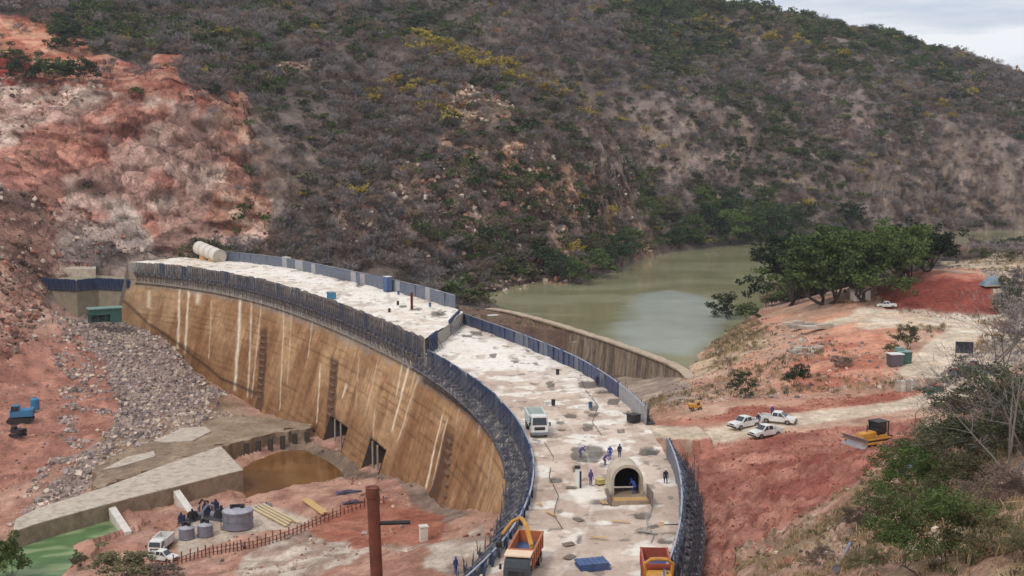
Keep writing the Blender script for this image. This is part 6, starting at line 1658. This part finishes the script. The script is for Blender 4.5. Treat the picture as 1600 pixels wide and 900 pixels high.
for (x, y, w_, lb) in ((545, 770, 5.0, 'crumpled dark purple tarpaulin heap on the earth above the rusty pipe'), (552, 786, 4.0, 'dark bundle of pipes and sheet beside the purple heap')):
    r = empty('tarpaulin_heap', G(x, y, 100), .2, lb, 'tarpaulin', 'heaps on the valley floor'); mb = MB(); R_ = random.Random(x)
    nn = 9; vs = [((i / (nn - 1) - .5) * w_, (j / (nn - 1) - .5) * w_ * .45, .1 + .7 * R_.random() * math.sin(math.pi * i / (nn - 1)) * math.sin(math.pi * j / (nn - 1))) for j in range(nn) for i in range(nn)]
    mb.add(vs, [(j * nn + i, j * nn + i + 1, (j + 1) * nn + i + 1, (j + 1) * nn + i) for j in range(nn - 1) for i in range(nn - 1)]); mb.build('sheet', M('purple_tarp', (84, 74, 96), .8, var=.3, scale=1.5), r)
    mb = MB(); mb.cyl((-w_ * .4, -.8, .2), (w_ * .5, -.6, .3), .15); mb.build('pipe', blackm, r)
fe = empty('stake_fence', (0, 0, 0), 0, 'long low fence of rusty stakes crossing the red earth below the pump pad', 'fence'); fpt = []
for k in range(60):
    f = k / 59; x = 235 + (600 - 235) * f; y = 897 + (786 - 897) * f - 6 * math.sin(f * 9); g = G(x, y + 4, 100); fpt.append(g)
    mb = MB(); mb.cyl(g - Vector((0, 0, .3)), g + Vector((.1 * math.sin(k * 7), .1 * math.cos(k * 5), 1.5 + .4 * math.sin(k * 3.3))), .10, n=5); mb.build('stake', rusty, fe)
for dz in (.5, 1.1):
    mb = MB(); mb.tube([g + Vector((0, 0, dz)) for g in fpt[::3]], .05, 4); mb.build('rail', rusty, fe)
cb = empty('concrete_block', G(662, 845, 80), .3, 'single pale concrete block standing on the ground by the dam toe', 'block'); mb = MB(); mb.box((0, 0, 1.0), (1.1, 1.0, 2.2)); mb.box((0, 0, 2.15), (1.3, 1.2, .2)); mb.build('block', concw, cb, bevel=.04)
pt_ = PY(582, 762, 45); gz = float(zt(pt_[0] + .3, 45)); rp = empty('standpipe', (pt_[0] + .35, 45, gz - .5), 0, 'tall rusty steel standpipe rising in the foreground', 'pipe'); hh = pt_[2] - gz + .5
mb = MB(); tilt = (-.35, 0); nS = 24
for (r0, dz0, dz1) in ((.25, 0, hh),):
    mb.tube([(0, 0, 0), (-.18, 0, hh * .5), (-.35, 0, hh)], r0, nS); 
mb.f = mb.f[:-1]; mb.m = mb.m[:-1]
mb.tube([(-.35, 0, hh - .0), (-.33, 0, hh - 1.2)], .2, nS); mb.build('barrel', rusty, rp, smooth=False)
mb = MB(); ring = [];
for k in range(nS):
    t_ = 2 * math.pi * k / nS
    for r0, z in ((.215, hh + .02), (.285, hh + .02), (.285, hh - .38), (.252, hh - .38)): ring.append((-.35 + r0 * math.cos(t_), r0 * math.sin(t_), z))
mb.add(ring, [(4 * k + i, 4 * ((k + 1) % nS) + i, 4 * ((k + 1) % nS) + (i + 1) % 4, 4 * k + (i + 1) % 4) for k in range(nS) for i in range(4)]); mb.build('collar', rusty, rp)
mb = MB(); mb.tube([(-.05, 0, hh * .86), (1.15, .1, hh * .86)], .09, 8); mb.build('side_branch', blackm, rp)

# ------------------------------------------------------------------ right bank
ht = empty('block_hut', G(1342, 470, 200), .1, 'small white block hut under the riverbank trees', 'hut'); mb = MB(); mb.box((-.9, 0, 1.3), (2.2, 2.6, 2.6)); mb.box((1.9, 0, 1.4), (1.4, 2.6, 2.9)); mb.build('walls', concw, ht); mb = MB(); mb.box((.3, 0, 2.9), (5.0, 3.2, .16)); mb.build('roof', conc, ht); mb = MB(); mb.box((.7, -1.1, 1.1), (1.0, .3, 2.1)); mb.build('door', blackm, ht)
for k, (x, y, L, a, lb) in enumerate([(1278, 516, 9.5, .30, 'long pale concrete slab on top of the slab stack'), (1258, 512, 8, .36, 'grey concrete slab lying at the river side of the slab stack'), (1240, 508, 6, .2, 'broken grey slab end nearest the river')]):
    r = tag(MB().box((0, 0, .45 + .35 * (k == 0)), (L, 2.6 - .4 * k, .7)).box((L * .2, .2, .95 + .35 * (k == 0)), (L * .5, 1.6, .28)).build('concrete_slab', conc if k != 1 else M('grey_concrete', (150, 142, 132)), None, bevel=.06), lb, 'slab', 'concrete slabs on the right bank'); r.location = G(x, y, 150); r.rotation_euler = (.03 * k, .02, a)
R_ = random.Random(5)
for k in range(26):
    x = R_.gauss(1255, 13); y = R_.gauss(545, 5); m_ = rock_mesh(1000 + k, conc if k % 3 else M('grey_concrete', (150, 142, 132))); m_.name = 'rubble_block'; COL.objects.link(m_); m_.location = G(x, y, 150) + Vector((0, 0, .2)); m_.scale = (R_.uniform(1, 2.6), R_.uniform(1, 2), R_.uniform(.6, 1.3)); m_.rotation_euler = (0, 0, R_.uniform(0, 3))
    tag(m_, 'broken grey concrete lump in the heap below the slab stack', 'rubble', 'broken concrete lumps on the right bank')
for k, (x, y, m_, lb) in enumerate([(1398, 572, M('dark_bin', (92, 84, 92), .6), 'dark steel skip with a white rim beside the green one'), (1411, 568, greens, 'dark green steel skip with a pale green lid by the road fork')]):
    r = empty('waste_skip', G(x, y, 150), .15, lb, 'skip', 'skips by the road fork'); mb = MB(); mb.prof([(-1.1, .1), (-1.25, 2.3), (1.25, 2.3), (1.1, .1)], -1.1, 1.1); mb.build('shell', m_, r); mb = MB(); mb.box((0, 0, 2.38), (2.7, 2.4, .14)); mb.build('rim', white if k == 0 else greenr, r)
    if k:
        mb = MB(); mb.box((-.5, .6, 2.75), (1.5, .9, .5)); mb.build('lid', greenr, r)
bdn = empty('black_board', G(1506, 560, 120), math.radians(-14), 'large plain black board on two posts beside the upper road', 'board'); mb = MB(); mb.box((0, 0, 2.1), (3.2, .14, 2.2)); mb.build('panel', M('board_black', (34, 38, 48), .5, var=.15, scale=2), bdn); mb = MB(); mb.box((-1.5, .1, 1.2), (.14, .12, 2.6)); mb.box((1.5, .1, 1.2), (.14, .12, 2.6)); mb.build('post', scaf, bdn)
ww = empty('white_pole', G(1493, 556, 120), 0, 'slim white pole just beside the black board', 'pole'); mb = MB(); mb.cyl((0, 0, 0), (0, 0, 3.2), .12); mb.build('pole', white, ww); mb = MB(); mb.box((0, 0, .1), (.5, .5, .2)); mb.build('foot', conc, ww)
for k, (x, y, s, lb) in enumerate([(1497, 590, 1.3, 'dark scrapped machine lying nearest the road among the scree'), (1520, 584, 1.5, 'dark scrapped machine with a rusty top in the middle of the scrap'), (1538, 586, 1.2, 'dark scrapped box on the scree side of the scrap')]):
    r = empty('scrap_machine', G(x, y, 120), k * .8, lb, 'scrap', 'scrap machinery by the scree'); r.scale = (s,) * 3; mb = MB(); mb.box((0, 0, .6), (2.2, 1.1, .9)); mb.box((.5, .1, 1.2), (.9, .8, .5)); mb.build('housing', blackm, r, bevel=.08); mb = MB(); mb.cyl((-.8, -.7, .5), (-.8, .7, .5), .45, n=12); mb.build('drum', scaf, r); mb = MB(); mb.box((-.3, 0, 1.15), (.9, .7, .25)); mb.tube([(.9, 0, 1), (1.8, .3, .3)], .09, 5); mb.build('rusty_part', rusty, r)
for k in range(5):
    r = tag(MB().box((0, 0, .9), (.75, .9, 1.8)).box((0, 0, 1.84), (.6, .75, .1)).build('concrete_post_block', concw if k % 2 else conc, None, bevel=.05), 'upright pale concrete block in the row above the dirt road', 'block', 'row of concrete blocks by the road'); r.location = G(1403 + k * 7, 612 - .5 * k, 120); r.rotation_euler = (0, 0, .1 * k)
r = empty('scrap_heap', G(1457, 614, 120), .2, 'low dark heap of rusty scrap at the end of the concrete block row', 'scrap'); mb = MB(); mb.box((0, 0, .5), (3.0, 1.2, .9)); mb.build('bin', greens, r, bevel=.06); mb = MB(); mb.box((1.2, .2, .6), (1.2, 1.4, 1.0)); mb.tube([(-1.4, 0, 1), (1.0, .2, 1.5)], .1, 5); mb.tube([(-.8, .5, .9), (.2, -.6, 1.8)], .08, 5); mb.build('rusty_scrap', rusty, r)
r = empty('covered_heap', G(1551, 447, 200), .1, 'blue-grey tarpaulin covered heap at the end of the red spoil bank', 'tarpaulin'); mb = MB(); nn = 11; R_ = random.Random(3)
mb.add([((i / 10 - .5) * 6.5, (j / 10 - .5) * 4, 2.6 * (math.sin(math.pi * i / 10) * math.sin(math.pi * j / 10)) ** .6 + .25 * R_.random()) for j in range(nn) for i in range(nn)], [(j * nn + i, j * nn + i + 1, (j + 1) * nn + i + 1, (j + 1) * nn + i) for j in range(nn - 1) for i in range(nn - 1)]); mb.build('sheet', tarp, r); mb = MB(); mb.tube([(-3.2, -2, .2), (3.2, -2, .3)], .12, 5); mb.build('edge_weight', timber, r)
def hose(name, label, pts, rad, m, cat='hose'):
    g = [G(x, y, 20) + Vector((0, 0, rad + .35)) for x, y in pts]; r = empty(name, g[0], 0, label, cat); mb = MB(); mb.tube([q - g[0] for q in g], rad, 8); mb.build('tube', m, r); mb = MB(); d = (g[1] - g[0]).normalized(); mb.cyl(-d * .1, d * .25, rad * 1.5); d2 = g[-1] - g[0]; mb.cyl(d2, d2 + d * .3, rad * 1.5); mb.build('coupling', scaf, r)
hose('plastic_pipe', 'short blue-green plastic pipe lying among the bushes on the near slope', [(1410, 748), (1422, 736), (1438, 724)], .14, M('pipe_teal', (110, 160, 165), .4, var=.1), 'pipe')
hose('plastic_pipe', 'grey plastic pipe running down the near slope at the bottom edge', [(1306, 905), (1314, 885), (1324, 868), (1328, 860)], .12, greyt, 'pipe')


# ------------------------------------------------------------------ people
def person_mesh(pose, suit, hat):
    """one continuous skinned figure; joints (x forward, y left, z up), radii per joint"""
    crouch = pose == 'bend'; walk = pose == 'walk'
    J = {}
    if crouch:
        J.update(pel=(-.25, 0, .82), belly=(-.08, 0, .98), chest=(.16, 0, 1.14), neck=(.34, 0, 1.24), head=(.46, 0, 1.30), crown=(.56, 0, 1.38))
    else:
        J.update(pel=(0, 0, .92), belly=(.01, 0, 1.08), chest=(.0, 0, 1.30), neck=(.01, 0, 1.47), head=(.03, 0, 1.58), crown=(.02, 0, 1.70))
    rad = dict(pel=.15, belly=.135, chest=.155, neck=.062, head=.095, crown=.085); E = [('pel', 'belly'), ('belly', 'chest'), ('chest', 'neck'), ('neck', 'head'), ('head', 'crown')]
    for s, n in ((1, 'l'), (-1, 'r')):
        cx_, _, cz_ = J['chest']; px_, _, pz_ = J['pel']
        st = (.16 * s if walk else 0)
        J['sh' + n] = (cx_, s * .20, cz_ + .08)
        if crouch: J['el' + n] = (cx_ + .22, s * .25, cz_ - .2); J['wr' + n] = (cx_ + .36, s * .16, cz_ - .42); J['ha' + n] = (cx_ + .40, s * .14, cz_ - .50)
        elif walk: J['el' + n] = (cx_ - .10 * s, s * .27, cz_ - .22); J['wr' + n] = (cx_ - .02 * s + .1, s * .27, cz_ - .46); J['ha' + n] = (cx_ + .12, s * .26, cz_ - .55)
        else: J['el' + n] = (cx_ - .03, s * .28, cz_ - .24); J['wr' + n] = (cx_ + .14, s * .24, cz_ - .44); J['ha' + n] = (cx_ + .2, s * .22, cz_ - .50)
        J['hi' + n] = (px_, s * .10, pz_ - .06)
        if crouch: J['kn' + n] = (px_ + .26, s * .15, .50); J['an' + n] = (px_ + .12, s * .14, .09)
        else: J['kn' + n] = (st * .8 + .03, s * .11, .49); J['an' + n] = (st * 1.1, s * .11, .09)
        J['to' + n] = (J['an' + n][0] + .19, s * .13, .05)
        rad.update({'sh' + n: .085, 'el' + n: .058, 'wr' + n: .042, 'ha' + n: .04, 'hi' + n: .105, 'kn' + n: .072, 'an' + n: .052, 'to' + n: .042})
        E += [('chest', 'sh' + n), ('sh' + n, 'el' + n), ('el' + n, 'wr' + n), ('wr' + n, 'ha' + n), ('pel', 'hi' + n), ('hi' + n, 'kn' + n), ('kn' + n, 'an' + n), ('an' + n, 'to' + n)]
    names = list(J); me = bpy.data.meshes.new('p'); me.from_pydata([J[k] for k in names], [(names.index(a), names.index(b)) for a, b in E], [])
    o = bpy.data.objects.new('p', me); COL.objects.link(o); o.modifiers.new('s', 'SKIN'); sv = me.skin_vertices[0].data
    for i, k in enumerate(names): sv[i].radius = (rad[k], rad[k] * (1.25 if k in ('chest', 'belly', 'pel') else 1)); sv[i].use_root = (k == 'pel')
    md = o.modifiers.new('u', 'SUBSURF'); md.levels = 1; md.render_levels = 1
    dg = bpy.context.evaluated_depsgraph_get(); m2 = bpy.data.meshes.new_from_object(o.evaluated_get(dg)); bpy.data.objects.remove(o)
    bm = bmesh.new(); bm.from_mesh(m2)
    # five fingers on each hand, bent
    for s, n in ((1, 'l'), (-1, 'r')):
        h = Vector(J['ha' + n]); d = (h - Vector(J['wr' + n])).normalized(); side = Vector((0, 1, 0))
        for k, ln in enumerate((.060, .075, .085, .078, .06)):
            b0 = h + side * (k - 2) * .016 + d * .01; dd = d if k else (d * .5 + side * -s * .8).normalized(); curl = Vector((.4, -s * .2, -.1))
            ch = [b0, b0 + dd * ln * .55, b0 + dd * ln * .9 + curl * ln * .35]; prev = None
            for q, p_ in enumerate(ch):
                rr_ = .0095 - .002 * q; ring = [bm.verts.new(p_ + Vector((rr_ * math.cos(t), rr_ * math.sin(t), 0))) for t in (0, 1.57, 3.14, 4.71)]
                if prev:
                    for i in range(4): bm.faces.new((prev[i], prev[(i + 1) % 4], ring[(i + 1) % 4], ring[i]))
                prev = ring
            bm.faces.new(prev)
    # face: nose, ears
    hd = Vector(J['head'])
    for off, sz in ((Vector((.10, 0, .0)), .018), (Vector((0, .098, 0)), .022), (Vector((0, -.098, 0)), .022)):
        bmesh.ops.create_icosphere(bm, subdivisions=1, radius=sz, matrix=Matrix.Translation(hd + off))
    bm.normal_update()
    nk = Vector(J['neck'])
    for f in bm.faces:
        c = f.calc_center_median(); mi = 0
        if (c - hd).length < .16 or (c - Vector(J['crown'])).length < .1: mi = 1
        for n in 'lr':
            if (c - Vector(J['ha' + n])).length < .13 and (c - Vector(J['wr' + n])).length > .05: mi = 1
            if c.z < .12: mi = 2
        f.material_index = mi; f.smooth = True
    bm.to_mesh(m2); bm.free(); m2.materials.clear()
    for q in (suit, skin, boots): m2.materials.append(q)
    hb = MB(); cr = Vector(J['crown']); up = (cr - hd).normalized()
    qh = up.to_track_quat('Z', 'X').to_matrix()
    for k in range(4):
        z0, z1 = -.02 + .035 * k, .015 + .035 * k; r0 = .125 * math.cos(k * .36); r1 = .125 * math.cos((k + 1) * .36); hb.cyl(cr + up * z0, cr + up * z1, r0, r1, n=12, caps=(k == 3))
    hb.cyl(cr + up * -.03, cr + up * -.012, .16, n=12)
    return m2, hb, hat


def person(label, loc, rz, pose, suit, hat, group, s=1.0):
    m2, hb, hm = person_mesh(pose, suit, hat)
    r = empty('person', loc, rz, label, 'person', group); r.scale = (s,) * 3
    o = bpy.data.objects.new('body', m2); COL.objects.link(o); o.parent = r
    hb.build('helmet', hm, r)
    return r


gcrew = 'workers on the crest'
person('worker in navy overalls standing tallest behind the gallery section', P(968, 716, .1), -1.2, 'stand', navy, hatb, gcrew, 1.1)
person('worker in purple overalls bending in the group behind the gallery section', P(946, 727, .1), -.6, 'bend', purple, hatb, gcrew, 1.1)
person('worker in blue overalls with arms out, between the bending worker and the tallest one', P(953, 718, .1), -1.9, 'stand', blueo, hatw, gcrew, 1.1)
person('worker in purple overalls leaning over the dark patch on the crest', P(908, 715, .1), .4, 'bend', purple, hatw, gcrew, 1.1)
person('worker in purple overalls standing alone beside the yellow bags', P(923, 759, .1), -1.0, 'stand', purple, hatb, gcrew, 1.15)
person('worker in bright blue overalls crouching at the mouth of the gallery section', Vector(P(990, 777, .1)) + Vector((0, 0, .45)), 2.0, 'bend', blueo, hatb, gcrew, 1.15)
person('worker in dark overalls walking beside the right-hand formwork', P(1040, 757, .1), -1.5, 'walk', navy, hatw, gcrew, 1.1)
person('worker in navy overalls walking by the formwork at its bend near the coffer wall', P(933, 603, .1), -2.0, 'walk', navy, hatb, gcrew, 1.1)
person('worker in blue overalls standing against the end of the dark formwork', P(943, 604, .1), -2.4, 'stand', blueo, hatb, gcrew, 1.1)
person('worker in navy overalls beside the dark generator at the bottom edge', P(1054, 897, .1), -1.4, 'stand', navy, hatb, gcrew, 1.1)
person('worker in bright blue overalls standing on the pale ground left of the near formwork', G(712, 897, 80), -.8, 'stand', blueo, hatb, 'workers off the crest', 1.15)
person('worker in dark purple standing in the bed of a white pickup', G(1206, 659, 100) + Vector((0, 0, .75)), -1.2, 'stand', purple, hatw, 'workers off the crest', 1.0)
q = G(1185, 664, 100); person('worker in navy overalls standing between the parked pickups', q, -2.2, 'walk', navy, hatw, 'workers off the crest', 1.0)
zab = 2.25
person('worker in red shirt standing on the abutment block left of the dam', Vector((*PY(136, 412, 410)[:2], -.48)), -1.6, 'stand', M('shirt_red', (150, 70, 70), .9), hatw, 'workers off the crest', 1.15)
person('worker in dark overalls on the abutment block beside one in red', Vector((*PY(124, 412, 411)[:2], -.48)), -1.2, 'walk', navy, hatw, 'workers off the crest', 1.15)

# ================================================================== AIR
hz, nt, b = new_mat('haze_air'); nt.nodes.remove(b)
pv = N(nt, 'ShaderNodeVolumePrincipled'); pv.inputs['Color'].default_value = (.86, .91, 1.0, 1); pv.inputs['Density'].default_value = .00008; pv.inputs['Anisotropy'].default_value = .2
nt.links.new(pv.outputs[0], nt.nodes['Material Output'].inputs['Volume'])
zlo = float(V[:, 2].min()) - 5; zhi = float(V[:, 2].max()) + 40; xm = 2300
mb = MB(); mb.box((0, 1300, (zlo + zhi) / 2), (2 * xm, 2800, zhi - zlo)); hzo = mb.build('haze', hz); tag(hzo, kind='stuff')
